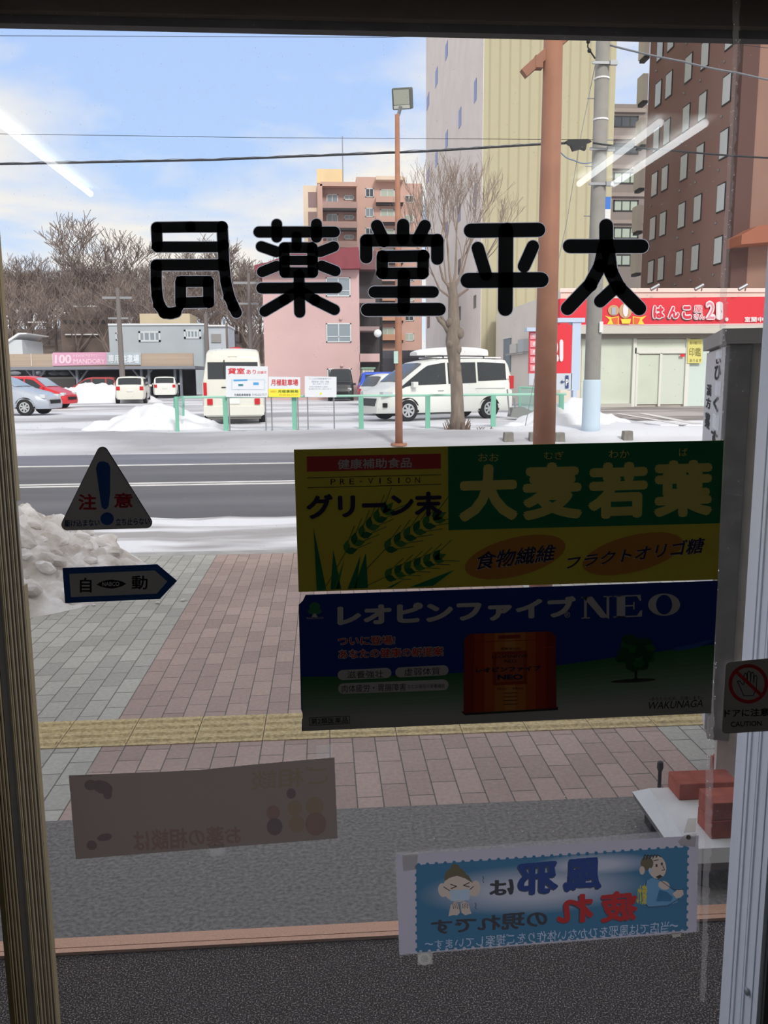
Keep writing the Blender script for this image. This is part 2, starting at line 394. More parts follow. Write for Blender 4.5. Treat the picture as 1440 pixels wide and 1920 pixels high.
# ------------------------------------------------------------------ setting: pavement, road, lot
asph = pm('forecourt_asphalt', (104, 100, 97), 0.9, ns=70, col2=(146, 142, 137), lo=0.3, hi=0.75, bump=0.6)
struct(MB().box(-12, 12, 2.262, 2.95, -0.3, 0.0, asph), 'path')
def paver_mat():
    m = bpy.data.materials.new('pavers'); m.use_nodes = True; t = m.node_tree; N = t.nodes.new; K = t.links.new
    b = t.nodes['Principled BSDF']; b.inputs['Roughness'].default_value = 0.9
    tcn = N('ShaderNodeTexCoord'); mp = N('ShaderNodeMapping'); mp.inputs['Rotation'].default_value = (0, 0, pi/2); mp.inputs['Location'].default_value = (0.03, 0.0, 0)
    K(tcn.outputs['Object'], mp.inputs[0])
    def br(c1, c2):
        n = N('ShaderNodeTexBrick'); n.offset = 0.5; n.inputs['Scale'].default_value = 1.0; n.inputs['Brick Width'].default_value = 0.2
        n.inputs['Row Height'].default_value = 0.1; n.inputs['Mortar Size'].default_value = 0.0028; n.inputs['Mortar Smooth'].default_value = 0.3
        n.inputs['Color1'].default_value = L(c1); n.inputs['Color2'].default_value = L(c2); n.inputs['Mortar'].default_value = L((100, 94, 88))
        K(mp.outputs[0], n.inputs['Vector']); return n
    bg_ = br((190, 187, 177), (170, 167, 158)); brd = br((184, 160, 148), (164, 142, 132))
    sp = N('ShaderNodeSeparateXYZ'); K(tcn.outputs['Object'], sp.inputs[0])
    a = N('ShaderNodeMath'); a.operation = 'GREATER_THAN'; K(sp.outputs[0], a.inputs[0]); a.inputs[1].default_value = -1.0
    c = N('ShaderNodeMath'); c.operation = 'LESS_THAN'; K(sp.outputs[0], c.inputs[0]); c.inputs[1].default_value = 1.5
    mu = N('ShaderNodeMath'); mu.operation = 'MULTIPLY'; K(a.outputs[0], mu.inputs[0]); K(c.outputs[0], mu.inputs[1])
    mx_ = N('ShaderNodeMixRGB'); K(mu.outputs[0], mx_.inputs[0]); K(bg_.outputs[0], mx_.inputs[1]); K(brd.outputs[0], mx_.inputs[2])
    ns = N('ShaderNodeTexNoise'); ns.inputs['Scale'].default_value = 55; ns.inputs['Detail'].default_value = 5; K(tcn.outputs['Object'], ns.inputs['Vector'])
    ns2 = N('ShaderNodeTexNoise'); ns2.inputs['Scale'].default_value = 1.2; K(tcn.outputs['Object'], ns2.inputs['Vector'])
    r = N('ShaderNodeMapRange'); K(ns.outputs[0], r.inputs[0]); r.inputs[3].default_value = 0.72; r.inputs[4].default_value = 1.25
    r2 = N('ShaderNodeMapRange'); K(ns2.outputs[0], r2.inputs[0]); r2.inputs[3].default_value = 0.8; r2.inputs[4].default_value = 1.15
    m2 = N('ShaderNodeMath'); m2.operation = 'MULTIPLY'; K(r.outputs[0], m2.inputs[0]); K(r2.outputs[0], m2.inputs[1])
    vm = N('ShaderNodeVectorMath'); vm.operation = 'SCALE'; K(mx_.outputs[0], vm.inputs[0]); K(m2.outputs[0], vm.inputs['Scale'])
    K(vm.outputs[0], b.inputs['Base Color'])
    ad = N('ShaderNodeMath'); ad.operation = 'MULTIPLY_ADD'; K(ns.outputs[0], ad.inputs[0]); ad.inputs[1].default_value = 0.4
    inv = N('ShaderNodeMath'); inv.operation = 'SUBTRACT'; inv.inputs[0].default_value = 1; K(bg_.outputs['Fac'], inv.inputs[1]); K(inv.outputs[0], ad.inputs[2])
    bp = N('ShaderNodeBump'); bp.inputs['Strength'].default_value = 0.6; bp.inputs['Distance'].default_value = 0.006; K(ad.outputs[0], bp.inputs['Height']); K(bp.outputs[0], b.inputs['Normal'])
    return m
struct(MB().box(-30, 30, 2.95, 7.65, -0.3, 0.0, paver_mat()), 'pavement')
struct(MB().box(-30, 30, 7.652, 7.82, -0.3, 0.0, CONC), 'kerb')
# tactile strip, 30 cm slabs with four bars
tm = pm('tactile_yellow', (200, 180, 134), 0.9, ns=60, na=0.22, bump=0.5)
t_ = MB()
x = -12.0
while x < 12:
    t_.box(x+0.002, x+0.298, 3.575, 3.871, -0.02, 0.004, tm)
    for k in range(4): t_.prism([(3.60+0.07*k, 0.004), (3.612+0.07*k, 0.012), (3.626+0.07*k, 0.012), (3.638+0.07*k, 0.004)], 'x', x+0.01, x+0.29, tm)
    x += 0.30
struct(t_, 'tactile_path')
road_m = pm('road_asphalt', (88, 87, 90), 0.75, ns=0.8, col2=(106, 105, 108), bump=0.05, stretch=(0.15, 1, 1))
rd = struct(MB().box(-80, 80, 7.82, 20.2, -0.35, -0.1, road_m), 'road')
lm = pm('road_paint', (214, 212, 210), 0.8, ns=3, na=0.12)
for nm, a, b_ in (('edge_line', 16.82, 16.98), ('centre_line', 13.58, 13.72), ('centre_line', 13.86, 14.0)):
    MB().box(-80, 80, a, b_, -0.099, -0.092, lm).build(nm, rd)
struct(MB().box(-80, 80, 17.0, 20.2, -0.099, -0.094, pm('wet_shoulder', (112, 112, 122), 0.6, ns=0.9, na=0.15, stretch=(0.2, 1.5, 1))), 'road_shoulder')

def terrain(name, x0, x1, y0, y1, nx, ny, h, mat, kind='structure', xs=None, ys=None):
    xs = xs or [x0+(x1-x0)*i/nx for i in range(nx+1)]; ys = ys or [y0+(y1-y0)*i/ny for i in range(ny+1)]
    vs = [(x, y, h(x, y)) for y in ys for x in xs]; n = len(xs)
    fs = [(j*n+i, j*n+i+1, (j+1)*n+i+1, (j+1)*n+i) for j in range(len(ys)-1) for i in range(n-1)]
    o = MB().add(vs, fs, mat).build(name, None, (0, 0, 0), world=True, smooth=True); o['kind'] = kind; return o
from mathutils import noise as NZ
def nz(x, y, s, z=0.0): return NZ.noise(Vector((x*s, y*s, z)))
def fb(x, y, s, z=0.0): return nz(x, y, s, z)+0.5*nz(x, y, s*2.1, z+5)+0.25*nz(x, y, s*4.3, z+9)
def slush_mat(name, c1, c2, s, st, lo=0.4, hi=0.6):
    return pm(name, c1, 0.85, ns=s, col2=c2, lo=lo, hi=hi, bump=0.35, stretch=st, detail=6)
sl = slush_mat('gutter_slush', (160, 156, 156), (222, 222, 226), 1.0, (0.3, 1.6, 1), 0.42, 0.56)
terrain('snow_strip', -30, 30, 8.0, 10.4, 200, 22, lambda x, y: -0.1+max(-0.02, 0.055*max(0, sin(pi*(y-8.0)/2.4))**0.6+0.035*fb(x, y, 1.1)-0.012*(y > 10.2)), sl)
# lot ground
lotm = slush_mat('packed_snow', (158, 157, 162), (218, 219, 225), 0.22, (0.35, 1.2, 1), 0.38, 0.56)
def hl(x, y):
    r = min(1, max(0, (y-19.2)/2.6)); base = -0.11+r*(LZ+0.11)
    n = 0.06*fb(x, y, 0.7) if y < 26 else 0.03*fb(x, y, 0.3)
    bm_ = 0.10*math.exp(-((y-20.9)/0.9)**2)*(1+0.6*nz(x, y, 0.5))
    if 4.5 < x < 9.5: bm_ += 0.22*math.exp(-((y-23.3)/1.2)**2)*max(0, 1-abs(x-6.8)/2.6)
    if x > 9.5: n *= 0.3
    return base+(n+bm_)*r if y > 19.3 else base
ysl = [19.0+0.22*i for i in range(40)]+[28+1.0*i for i in range(20)]+[50+6*i for i in range(12)]
xsl = [-80+5*i for i in range(13)]+[-18+0.35*i for i in range(110)]+[21+5*i for i in range(14)]
terrain('ground', 0, 0, 0, 0, 0, 0, hl, lotm, xs=xsl, ys=ysl)
struct(MB().box(9.6, 30, 24.4, 36.2, 0.0, 0.235, pm('shop_forecourt', (128, 122, 120), 0.8, ns=0.5, col2=(176, 170, 168), lo=0.45, hi=0.6, stretch=(0.4, 1, 1)))
       .box(9.2, 14.0, 22.6, 24.6, 0.0, 0.24, SNOW), 'shop_forecourt_ground')
for q in (((1195, 775), (1212, 775), (1318, 795), (1298, 795)), ((1098, 788), (1106, 790), (1152, 797), (1140, 801)), ((1150, 775), (1160, 775), (1290, 796), (1278, 797))):
    P = [GP(a, b, 0.24) for a, b in q]; o = MB().add([(v.x, v.y, 0.246) for v in P], [(0, 1, 2, 3)], lm).build('parking_line', None, P[0], world=True); o['kind'] = 'structure'
fg = MB().add([(-400, 121, 0.1), (400, 121, 0.1), (400, 900, 0.1), (-400, 900, 0.1)], [(0, 1, 2, 3)], SNOW); struct(fg, 'far_ground')
# ------------------------------------------------------------------ lettering and stickers on the glass
VB = pm('black_vinyl', (90, 92, 96), 0.7, spec=0.2); HALO = paper('vinyl_edge_highlight', (225, 228, 235), 0.9)
def Z1(p): return [(260+x/3.6, 390+y/3.6) for x, y in p]
def Z2(p): return [(640+x/2.4, 390+y/2.4) for x, y in p]
CH = {
 '局': (Z1, 37, [([(122, 131), (350, 128), (563, 128)], 36), ([(120, 131), (126, 264)], 36), ([(126, 263), (540, 263)], 36), ([(563, 128), (570, 250), (576, 390), (588, 500), (612, 600), (640, 665), (660, 706)], 37),
      ([(118, 385), (560, 384)], 38), ([(118, 385), (118, 500), (124, 590), (138, 655), (175, 706), (215, 712), (252, 703)], 38), ([(262, 700), (285, 660)], 24),
      ([(283, 640), (283, 496), (470, 496), (473, 636), (283, 640)], 37)]),
 '薬': (Z1, 37, [([(812, 162), (1322, 162)], 37), ([(932, 110), (932, 197)], 36), ([(1200, 108), (1200, 198)], 37), ([(1066, 190), (1066, 260)], 33),
      ([(985, 268), (1172, 268), (1176, 436), (985, 436), (982, 268)], 36), ([(985, 354), (1175, 354)], 32), ([(827, 260), (930, 296)], 36), ([(1317, 260), (1225, 296)], 36),
      ([(833, 431), (930, 392)], 36), ([(1328, 426), (1235, 390)], 36), ([(1082, 450), (1087, 704)], 37), ([(830, 541), (1338, 539)], 37), ([(1060, 570), (985, 618), (850, 698)], 36), ([(1110, 570), (1190, 622), (1322, 687)], 36)]),
 '堂': (Z2, 28, [([(160, 80), (192, 150)], 27), ([(278, 76), (277, 140)], 28), ([(376, 80), (345, 140)], 27), ([(112, 222), (112, 146), (432, 146), (432, 228)], 28),
      ([(184, 218), (369, 216), (367, 294), (184, 294), (184, 218)], 26), ([(281, 300), (281, 450)], 28), ([(148, 378), (413, 378)], 26), ([(117, 458), (441, 456)], 29)]),
 '平': (Z2, 31, [([(583, 102), (886, 98)], 32), ([(741, 100), (738, 453)], 33), ([(614, 180), (650, 300)], 28), ([(862, 173), (822, 262)], 28), ([(570, 326), (899, 323)], 34)]),
 '太': (Z2, 30, [([(1192, 80), (1192, 180)], 31), ([(1028, 172), (1352, 172)], 31), ([(1184, 175), (1165, 260), (1120, 345), (1018, 452)], 30), ([(1200, 185), (1212, 285), (1250, 360), (1341, 452)], 31), ([(1235, 355), (1165, 420)], 28)]),
}
LBL = {'局': 'black rounded character farthest left on the door glass, boxy with a long curved leg', '薬': 'second black vinyl character from the left, two posts on top and splayed feet',
       '堂': 'middle black vinyl character on the glass, three dots over a roof and a box', '平': 'black vinyl character with two level bars and one stem, over the thick salmon post',
       '太': 'black vinyl character farthest right on the glass, one bar with spread legs and a dot'}
for c, (f, r0, st) in CH.items():
    sh = Sheet(1.2995); k = 3.6 if f is Z1 else 2.4
    for pts, r in st: sh.stroke(f(pts), r/k, VB, 0, th=0.0004)
    o = tag(sh.build('vinyl_letter'), LBL[c], 'lettering', 'shop name letters on the glass')
    hs = Sheet(1.30)  # pale rim behind each letter stands for its edge highlight
    for pts, r in st: hs.stroke(f(pts), r/k+1.3, HALO)
    h = hs.build('letter_edge_highlight', Vector(o.location)); h.parent = o; h.location = (0, 0, 0)

STK = pm('sticker_white', (226, 220, 218), 0.55); SBLUE = pm('sticker_blue', (40, 92, 170), 0.55); SRED = pm('sticker_red', (190, 40, 48), 0.55)
SNAVY = pm('sticker_navy', (50, 72, 120), 0.55); PBLK = pm('print_black', (36, 32, 34), 0.6); HALO2 = paper('sticker_rim', (235, 235, 240), 0.9)
def rpoly(pts, r, n=6):
    out = []; N = len(pts)
    for i in range(N):
        p = Vector(pts[i]); a = (Vector(pts[i-1])-p).normalized(); b = (Vector(pts[(i+1) % N])-p).normalized()
        ang = a.angle(b); d = r/tan(ang/2); c = p+(a+b).normalized()*(r/sin(ang/2)); s, e = p+a*d, p+b*d
        a0 = math.atan2((s-c).y, (s-c).x); a1 = math.atan2((e-c).y, (e-c).x); da = (a1-a0+pi) % (2*pi)-pi
        out += [(c.x+r*cos(a0+da*k/n), c.y+r*sin(a0+da*k/n)) for k in range(n+1)]
    return out
s = Sheet(1.2990)
tri = [(191, 826), (294, 990), (108, 995)]
s.slab(rpoly(tri, 11), pm('sticker_edge', (50, 48, 50), 0.6), 0.0006, 0); s.slab(rpoly([(191, 829), (292, 989), (110, 994)], 10), STK, 0.0003, 1)
s.poly([(180, 878), (183, 869), (188, 865), (195, 865), (203, 868), (207, 876), (206.5, 925), (204, 948), (200, 954), (196, 955), (191, 951), (189, 940), (184, 905)], SBLUE, 2)
s.ell(201, 972.5, 12.5, 12, SBLUE, 2)
s.text('注', (147, 926, 181, 956), SRED, 2, 0.03); s.text('意', (214, 924, 249, 952), SRED, 2, 0.03)
s.text('駆け込まない', (121, 975, 187, 988, -0.03), SNAVY, 2, 0.02); s.text('立ち止らない', (217, 972, 281, 985, -0.03), SNAVY, 2, 0.02)
tag(s.build('warning_sticker'), 'grey triangular sticker with a blue exclamation mark on the left of the glass', 'sticker')
s = Sheet(1.2990)
s.slab([(117, 1065), (295, 1058), (332, 1089), (300, 1123), (122, 1131)], SBLUE, 0.0006, 0)
s.poly([(130, 1076), (290, 1069.5), (314, 1090), (294, 1113), (133, 1119.5)], STK, 1)
s.text('自', (150, 1083, 172, 1111), PBLK, 2, 0.02); s.text('動', (247, 1079, 277, 1105), PBLK, 2, 0.02)
s.poly([(181, 1096), (190, 1090.5), (200, 1087.5), (209, 1086.5), (219, 1087.5), (229, 1090), (237, 1094.5), (229, 1099), (219, 1102), (209, 1103.5), (199, 1102), (190, 1100)], PBLK, 2)
s.text('NABCO', (192, 1091, 224, 1099, -0.02), STK, 3, 0.02)
tag(s.build('arrow_sticker'), 'blue-edged arrow sticker reading automatic, below the triangular sticker', 'sticker')

# green and yellow poster
YEL = pm('poster_yellow', (240, 216, 78), 0.6); GRN = pm('poster_green', (24, 128, 82), 0.6); PR = pm('poster_red', (208, 66, 66), 0.6); NVY = pm('poster_navy', (46, 36, 72), 0.6)
PWH = pm('poster_white', (232, 218, 214), 0.6); YL2 = pm('poster_lettering_yellow', (246, 226, 120), 0.6); ORG = pm('poster_orange', (214, 142, 62), 0.6)
WG = pm('wheat_green', (84, 148, 72), 0.6); WD = pm('wheat_dark', (44, 118, 72), 0.6); WY = pm('wheat_stem', (150, 150, 60), 0.6)
s = Sheet(1.2990)
s.slab([(551, 843), (1357.5, 825.5), (1345.5, 1086.5), (560, 1110)], YEL, 0.0008, 0)
s.poly([(840, 837.3), (1357, 826), (1349.5, 981), (841, 994)], GRN, 1)
s.poly([(575, 856), (826.5, 850.5), (826.5, 878.5), (575.5, 884.5)], PR, 1)
s.text('健康補助食品', (633, 861, 772, 880, -0.025), PWH, 2, 0.02)
s.stroke([(576.5, 896), (827, 890)], 0.6, PBLK, 1); s.stroke([(577, 914.5), (827, 908)], 0.6, PBLK, 1)
for i, ch in enumerate('PRE-VISION'):
    x = 620+i*17.6; w = {'I': 2.5, '-': 6}.get(ch, 9); y = 898-0.02*(x-620)
    s.text(ch, ((x+(9-w)/2, y), (x+(9+w)/2, y), (x+(9+w)/2, y+10.5), (x+(9-w)/2, y+10.5)) if ch != '-' else ((x+1, y+5), (x+7, y+5), (x+7, y+6.3), (x+1, y+6.3)), PBLK, 1, 0.0)
def leaf(s, x0, y0, x1, y1, w, m1, l):
    dx_, dy_ = x1-x0, y1-y0; n = sqrt(dx_*dx_+dy_*dy_); ux, uy = -dy_/n*w, dx_/n*w
    s.poly([(x0, y0), (x0+dx_*.25+ux*.8, y0+dy_*.25+uy*.8), (x0+dx_*.55+ux, y0+dy_*.55+uy), (x1, y1), (x0+dx_*.55-ux, y0+dy_*.55-uy), (x0+dx_*.25-ux*.8, y0+dy_*.25-uy*.8)], m1, l)
def wheat(bx_, by_, tx, ty, sx, sy, n=5):
    s.stroke([(sx, sy), (bx_, by_)], 1.0, WY, 2)
    dx_, dy_ = (tx-bx_)/n, (ty-by_)/n
    for k in range(n+1):
        x, y = bx_+dx_*k, by_+dy_*k
        for sg in (-1, 1):
            nx_, ny_ = (-dy_*0.42*sg, dx_*0.42*sg)
            ex, ey = x+nx_+dx_*0.7, y+ny_+dy_*0.7
            leaf(s, x, y, x+nx_*1.5+dx_*0.95, y+ny_*1.5+dy_*0.95, 6.5, WD if (k+(sg > 0)) % 2 else WG, 2)
            s.stroke([(ex, ey), (ex+dx_*1.6+nx_*1.6, ey+dy_*1.6+ny_*1.6)], 0.6, WD, 2)
    leaf(s, tx, ty, tx+dx_*1.4, ty+dy_*1.4, 6, WG, 2)
wheat(648, 1035, 718, 962, 612, 1098); wheat(722, 1030, 812, 975, 665, 1090); wheat(722, 1082, 812, 1048, 680, 1102, 5)
for q in (([(588, 990), (612, 1106), (594, 1107)]), ([(625, 1030), (640, 1104), (620, 1105)]), ([(676, 1040), (668, 1103), (652, 1104)]), ([(686, 1036), (690, 1102), (664, 1103)]), ([(645, 1050), (634, 1104), (626, 1104)]),
          ([(852, 1068), (812, 1098), (768, 1101)]), ([(760, 1085), (735, 1101), (725, 1102)])): s.poly(q, GRN if q[0][0] != 645 else WG, 3)
s.text('グリーン末', ((573.5, 927), (829, 921), (829, 967), (575, 974)), NVY, 4, 0.045)
for st, q in (('大', ((860, 872), (971, 869), (971, 975), (860, 979))), ('麦', ((980, 868), (1092, 866), (1092, 972), (980, 976))), ('若', ((1102, 868), (1215, 865), (1213, 970), (1102, 974))), ('葉', ((1225, 864), (1338, 861), (1335, 967), (1225, 972)))):
    s.text(st, q, YL2, 2, 0.052)
for st, q in (('おお', (897, 850, 935, 865)), ('むぎ', (1020, 846.5, 1057, 861)), ('わか', (1141, 844, 1180, 858.5)), ('ば', (1273, 840, 1289, 855.5))): s.text(st, q, YL2, 2, 0.0)
s.ell(966, 1044, 97, 36, ORG, 2, -14); s.ell(1186, 1038, 97, 34, ORG, 2, -14)
for dx_, dy_, m_, l in ((-1.2, 1.2, PWH, 3), (0, 0, NVY, 4)):
    T = lambda q: tuple((a+dx_, b+dy_) for a, b in q)
    s.text('食物繊維', T(((898, 1035), (1044, 1019), (1037, 1052), (888, 1069))), m_, l, 0.02)
    s.text('フラクトオリゴ糖', T(((1066, 1043), (1323, 1006), (1316, 1036), (1058, 1068))), m_, l, 0.02)
tag(s.build('green_poster'), 'yellow and green barley leaf poster taped to the glass, upper of the two big posters', 'poster')

# blue poster
def lerp(a, b, t): return tuple(a[i]*(1-t)+b[i]*t for i in range(3))
s = Sheet(1.2990)
TLx, TRx, BRx, BLx = (558, 1116), (1346, 1089), (1333, 1337), (566, 1371)
def bp(u, v): return tuple((TLx[i]*(1-u)+TRx[i]*u)*(1-v)+(BLx[i]*(1-u)+BRx[i]*u)*v for i in (0, 1))
cutp = [(573, 1115.5), (1346, 1089), (1333, 1337), (566, 1371), (566, 1350), (569, 1342), (564.5, 1330), (560, 1134), (568, 1126)]
BL0 = pm('poster_sky_blue', (30, 62, 150), 0.6)
s.slab(cutp, BL0, 0.0008, 0)
def hz(u): return 0.60-0.10*max(0, (u-0.55)/0.45)**1.3+0.02*sin(u*5)
NV = 14
for k in range(NV):
    a, b_ = k/NV, (k+1)/NV; c = lerp((50, 112, 60), (200, 196, 190), min(1, ((a+b_)/2)**1.0*1.25))
    m_ = pm('poster_meadow_%d' % k, c, 0.6); P = []
    for i in range(21): u = 0.003+0.997*i/20; h = hz(u); P.append(bp(u, h+(1-h)*a))
    for i in range(20, -1, -1): u = 0.003+0.997*i/20; h = hz(u); P.append(bp(u, h+(1-h)*b_))
    s.poly(P, m_, 1)
PW2 = pm('poster_grey_white', (226, 216, 214), 0.6)
s.text('レオピンファイブ', ((632, 1133), (1080, 1117), (1080, 1158), (632, 1175)), PW2, 2, 0.06)
s.text('®', (1058, 1147, 1069, 1158), PW2, 2)
def serifN(x0, x1, y0, y1, y2, y3):  # left top, right top, bottoms
    pass
def G3(x, y, x0=1089, w=186): return (x, y-0.035*(x-x0))
# N
s.poly([G3(1092, 1119), G3(1110, 1119), G3(1140, 1159), G3(1132, 1160), G3(1126, 1159)], PW2, 2); s.poly([G3(1095, 1121), G3(1100, 1121), G3(1100, 1159), G3(1095, 1159)], PW2, 2)
s.poly([G3(1137, 1119), G3(1142, 1119), G3(1142, 1162), G3(1137, 1160)], PW2, 2)
for a, b_, y in ((1089, 1104, 1119), (1131, 1148, 1119), (1090, 1106, 1158)): s.poly([G3(a, y), G3(b_, y), G3(b_, y+2), G3(a, y+2)], PW2, 2)
# E
s.poly([G3(1156, 1119), G3(1172, 1119), G3(1172, 1160), G3(1156, 1160)], PW2, 2); s.poly([G3(1150, 1119), G3(1201, 1119), G3(1202, 1130), G3(1199, 1130), G3(1194, 1121.5), G3(1150, 1121.5)], PW2, 2)
s.poly([G3(1150, 1157.5), G3(1194, 1157.5), G3(1201, 1148), G3(1204, 1148), G3(1203, 1160), G3(1150, 1160)], PW2, 2); s.poly([G3(1172, 1137.5), G3(1187, 1137.5), G3(1187, 1132), G3(1189.5, 1132), G3(1189.5, 1146), G3(1187, 1146), G3(1187, 1140), G3(1172, 1140)], PW2, 2)
s.ring(1245, 1133.5, 30, 21, 2.6, PW2, 2, wx=15)
for bo, m_, l, e in ((0.075, PW2, 2, 1.3), (0.02, pm('poster_copy_red', (206, 60, 56), 0.6), 3, 0)):
    s.text('ついに登場!', (634-e, 1194-e, 740+e, 1210+e, -0.02), m_, l, bo); s.text('あなたの健康の新提案', (635-e, 1218-e, 831+e, 1235+e, -0.03), m_, l, bo)
def pill(x0, y0, x1, y1, sl):
    r = (y1-y0)/2; s.poly([(x0+r-r*sin(pi*k/8), y0+r-r*cos(pi*k/8)) for k in range(9)]+[(x1-r+r*sin(pi*k/8), y0+r+r*cos(pi*k/8)+sl*(x1-x0)) for k in range(9)], PW2, 2)
pill(633, 1256, 734, 1275, -0.04); pill(741, 1251, 841, 1270, -0.04); pill(634, 1281, 841, 1301, -0.035)
s.text('滋養強壮', (651, 1258, 719, 1272, -0.03), PBLK, 3, 0.0); s.text('虚弱体質', (758, 1253, 825, 1267, -0.03), PBLK, 3, 0.0)
s.text('肉体疲労・胃腸障害', (641, 1284, 761, 1298, -0.03), PBLK, 3, 0.0); s.text('などの場合の栄養補給', (764, 1283, 834, 1291, -0.02), PBLK, 3)
for a, b_ in (((580, 1346), (655, 1342)), ((655, 1342), (656, 1356)), ((656, 1356), (581, 1360)), ((581, 1360), (580, 1346))): s.stroke([a, b_], 0.5, PBLK, 2)
s.text('第2類医薬品', (583, 1347, 652, 1358, -0.045), PBLK, 2, 0.01)
# logo tree, top left
s.ell(590, 1137, 10, 8, pm('logo_green', (70, 140, 100), 0.6), 2); s.ell(590, 1146, 13, 6, pm('logo_green', (70, 140, 100)), 2); s.poly([(588, 1150), (592, 1150), (596, 1157), (584, 1157)], PW2, 3)
s.text('WAKUNAGA', (574, 1157, 607, 1161, -0.03), PW2, 3)
# printed carton
cols = [(150, 40, 30), (176, 62, 34), (196, 92, 44), (208, 124, 62), (214, 144, 80), (208, 124, 62), (196, 92, 44), (176, 58, 34), (150, 36, 32)]
s.poly([(864, 1334), (1046, 1325), (1046, 1331), (872, 1341)], pm('printed_shade', (60, 58, 56)), 2)
for i, c in enumerate(cols):
    a, b_ = i/9, (i+1)/9; f = lambda u: (870+172*u, 1188.5-5*u+(10*(1-u/0.06) if u < 0.06 else 9*((u-0.94)/0.06) if u > 0.94 else 0)); gg = lambda u: (869+174*u, 1337-10*u)
    s.poly([f(a)]+([f(0.06)] if i == 0 else [])+([f(0.94)] if i == 8 else [])+[f(b_), gg(b_), gg(a)], pm('carton_red_%d' % i, c, 0.6), 3)
s.stroke([(872, 1204), (1040, 1198)], 0.5, pm('carton_red_0', (0, 0, 0)), 4)
s.poly([(923, 1222), (988, 1219), (988, 1282), (924, 1285)], pm('carton_panel', (160, 60, 44), 0.6), 4); s.poly([(930, 1227), (981, 1225), (981, 1276), (930, 1279)], pm('carton_panel_inner', (186, 92, 62), 0.6), 5)
s.poly([(934, 1191), (976, 1189), (976, 1196), (934, 1198)], pm('carton_panel', (160, 60, 44)), 4)
DK = pm('carton_print', (62, 20, 24), 0.6)
s.text('滋養強壮剤', (938, 1213, 975, 1218), DK, 6); s.text('LEOPINFIVE', (922, 1228, 989, 1234, -0.03), DK, 6, 0.01); s.text('NEO', (945, 1236, 968, 1242), DK, 6, 0.01)
s.text('レオピンファイブ', (892, 1251, 1014, 1261, -0.035), NVY, 6, 0.05); s.text('NEO', (932, 1264, 980, 1274, -0.01), NVY, 6, 0.05)
s.text('医薬部外品', (932, 1289, 950, 1293), DK, 6); s.text('第2類医薬品', (960, 1288, 982, 1292), DK, 6)
for k in range(4): s.stroke([(944, 1299+7*k), (970, 1298+7*k)], 0.6, DK, 6)
s.stroke([(1017, 1213), (1038, 1212)], 0.8, PR, 6)
# printed lone tree
TG = pm('printed_tree', (24, 78, 44), 0.6); TG2 = pm('printed_tree_light', (40, 104, 52), 0.6)
random.seed(3)
s.ell(1187, 1276, 42, 3.5, pm('printed_shade', (60, 58, 56)), 2, -3)
s.poly([(1189, 1250), (1195, 1250), (1194, 1270), (1200, 1275), (1184, 1276), (1190, 1270)], pm('printed_trunk', (30, 40, 26)), 3)
for k in range(46):
    a = random.random()*2*pi; q = sqrt(random.random()); s.ell(1189+32*q*cos(a), 1225+29*q*sin(a)*(1 if sin(a) < 0 else 0.95), 8+4*random.random(), 7+3*random.random(), TG if random.random() < .7 else TG2, 3+k*0.02, n=9)
s.ell(1290, 1213, 30, 4, pm('printed_cloud', (60, 96, 176)), 2, -10); s.ell(1315, 1206, 22, 3.4, pm('printed_cloud', (60, 96, 176)), 2.3, -14)
s.text('~あなたの元気、応援します~', (1216, 1307, 1318, 1314, -0.03), DK, 3); s.text('WAKUNAGA', ((1216, 1316), (1320, 1311), (1317, 1325), (1213, 1330)), PBLK, 3, 0.0)
tag(s.build('blue_poster'), 'dark blue and green medicine poster with a red carton, lower of the two big posters', 'poster')

# back of a paper poster, faint print showing through
s = Sheet(1.2990); PB = paper('paper_back', (200, 184, 176), 0.22)
s.poly([(129, 1454), (230, 1450), (370, 1444), (480, 1433), (627, 1420), (633, 1572), (142, 1611)], PB, 0)
D1 = paper('show_through_dark', (160, 145, 145), 0.22); D2 = paper('show_through_red', (190, 160, 150), 0.22); D3 = paper('show_through_ochre', (196, 174, 150), 0.22)
s.ell(170, 1472, 12, 10, D1, 1); s.ell(192, 1476, 20, 12, D1, 1.2, 20); s.ell(202, 1490, 8, 9, D1, 1.4)
s.ell(196, 1570, 14, 7, D1, 1, -10); s.ell(172, 1585, 10, 9, D1, 1.2)
s.text('みんなの薬局', ((468, 1438), (622, 1428), (622, 1468), (468, 1480)), D3, 1, 0.03, mirror=True) if False else None
for x, y, r, m_ in ((512, 1524, 13, D2), (553, 1515, 14, D3), (590, 1512, 17, D3), (515, 1550, 15, D1), (556, 1545, 15, D3), (592, 1545, 20, D2), (546, 1488, 9, D1)): s.ell(x, y, r, r*1.1, m_, 1+x*0.0005, 0, 14)
s.text('お薬の相談は', ((248, 1556), (452, 1547), (452, 1582), (250, 1598)), D2, 1, 0.03, mirror=True); s.text('ご相談', ((470, 1446), (615, 1434), (615, 1470), (470, 1482)), D3, 1, 0.02, mirror=True)
o = tag(s.flatten().build('paper_poster', YP(129, 1454, 1.299)), 'grey back of a paper poster, low on the left of the glass, print faintly showing', 'poster')
TAPE = mix_mat('clear_tape', 'ShaderNodeBsdfTranslucent', (215, 215, 210), 0.16)
for q in (((141, 1428), (171, 1427), (172, 1456), (142, 1457)), ((592, 1398), (622, 1396), (623, 1424), (593, 1426)), ((392, 1585), (420, 1583), (422, 1603), (394, 1605))):
    t = Sheet(1.2984); t.slab(list(q), TAPE, 0.0002); c = t.build('tape', Vector(o.location)); c.parent = o; c.location = (0, 0, 0)

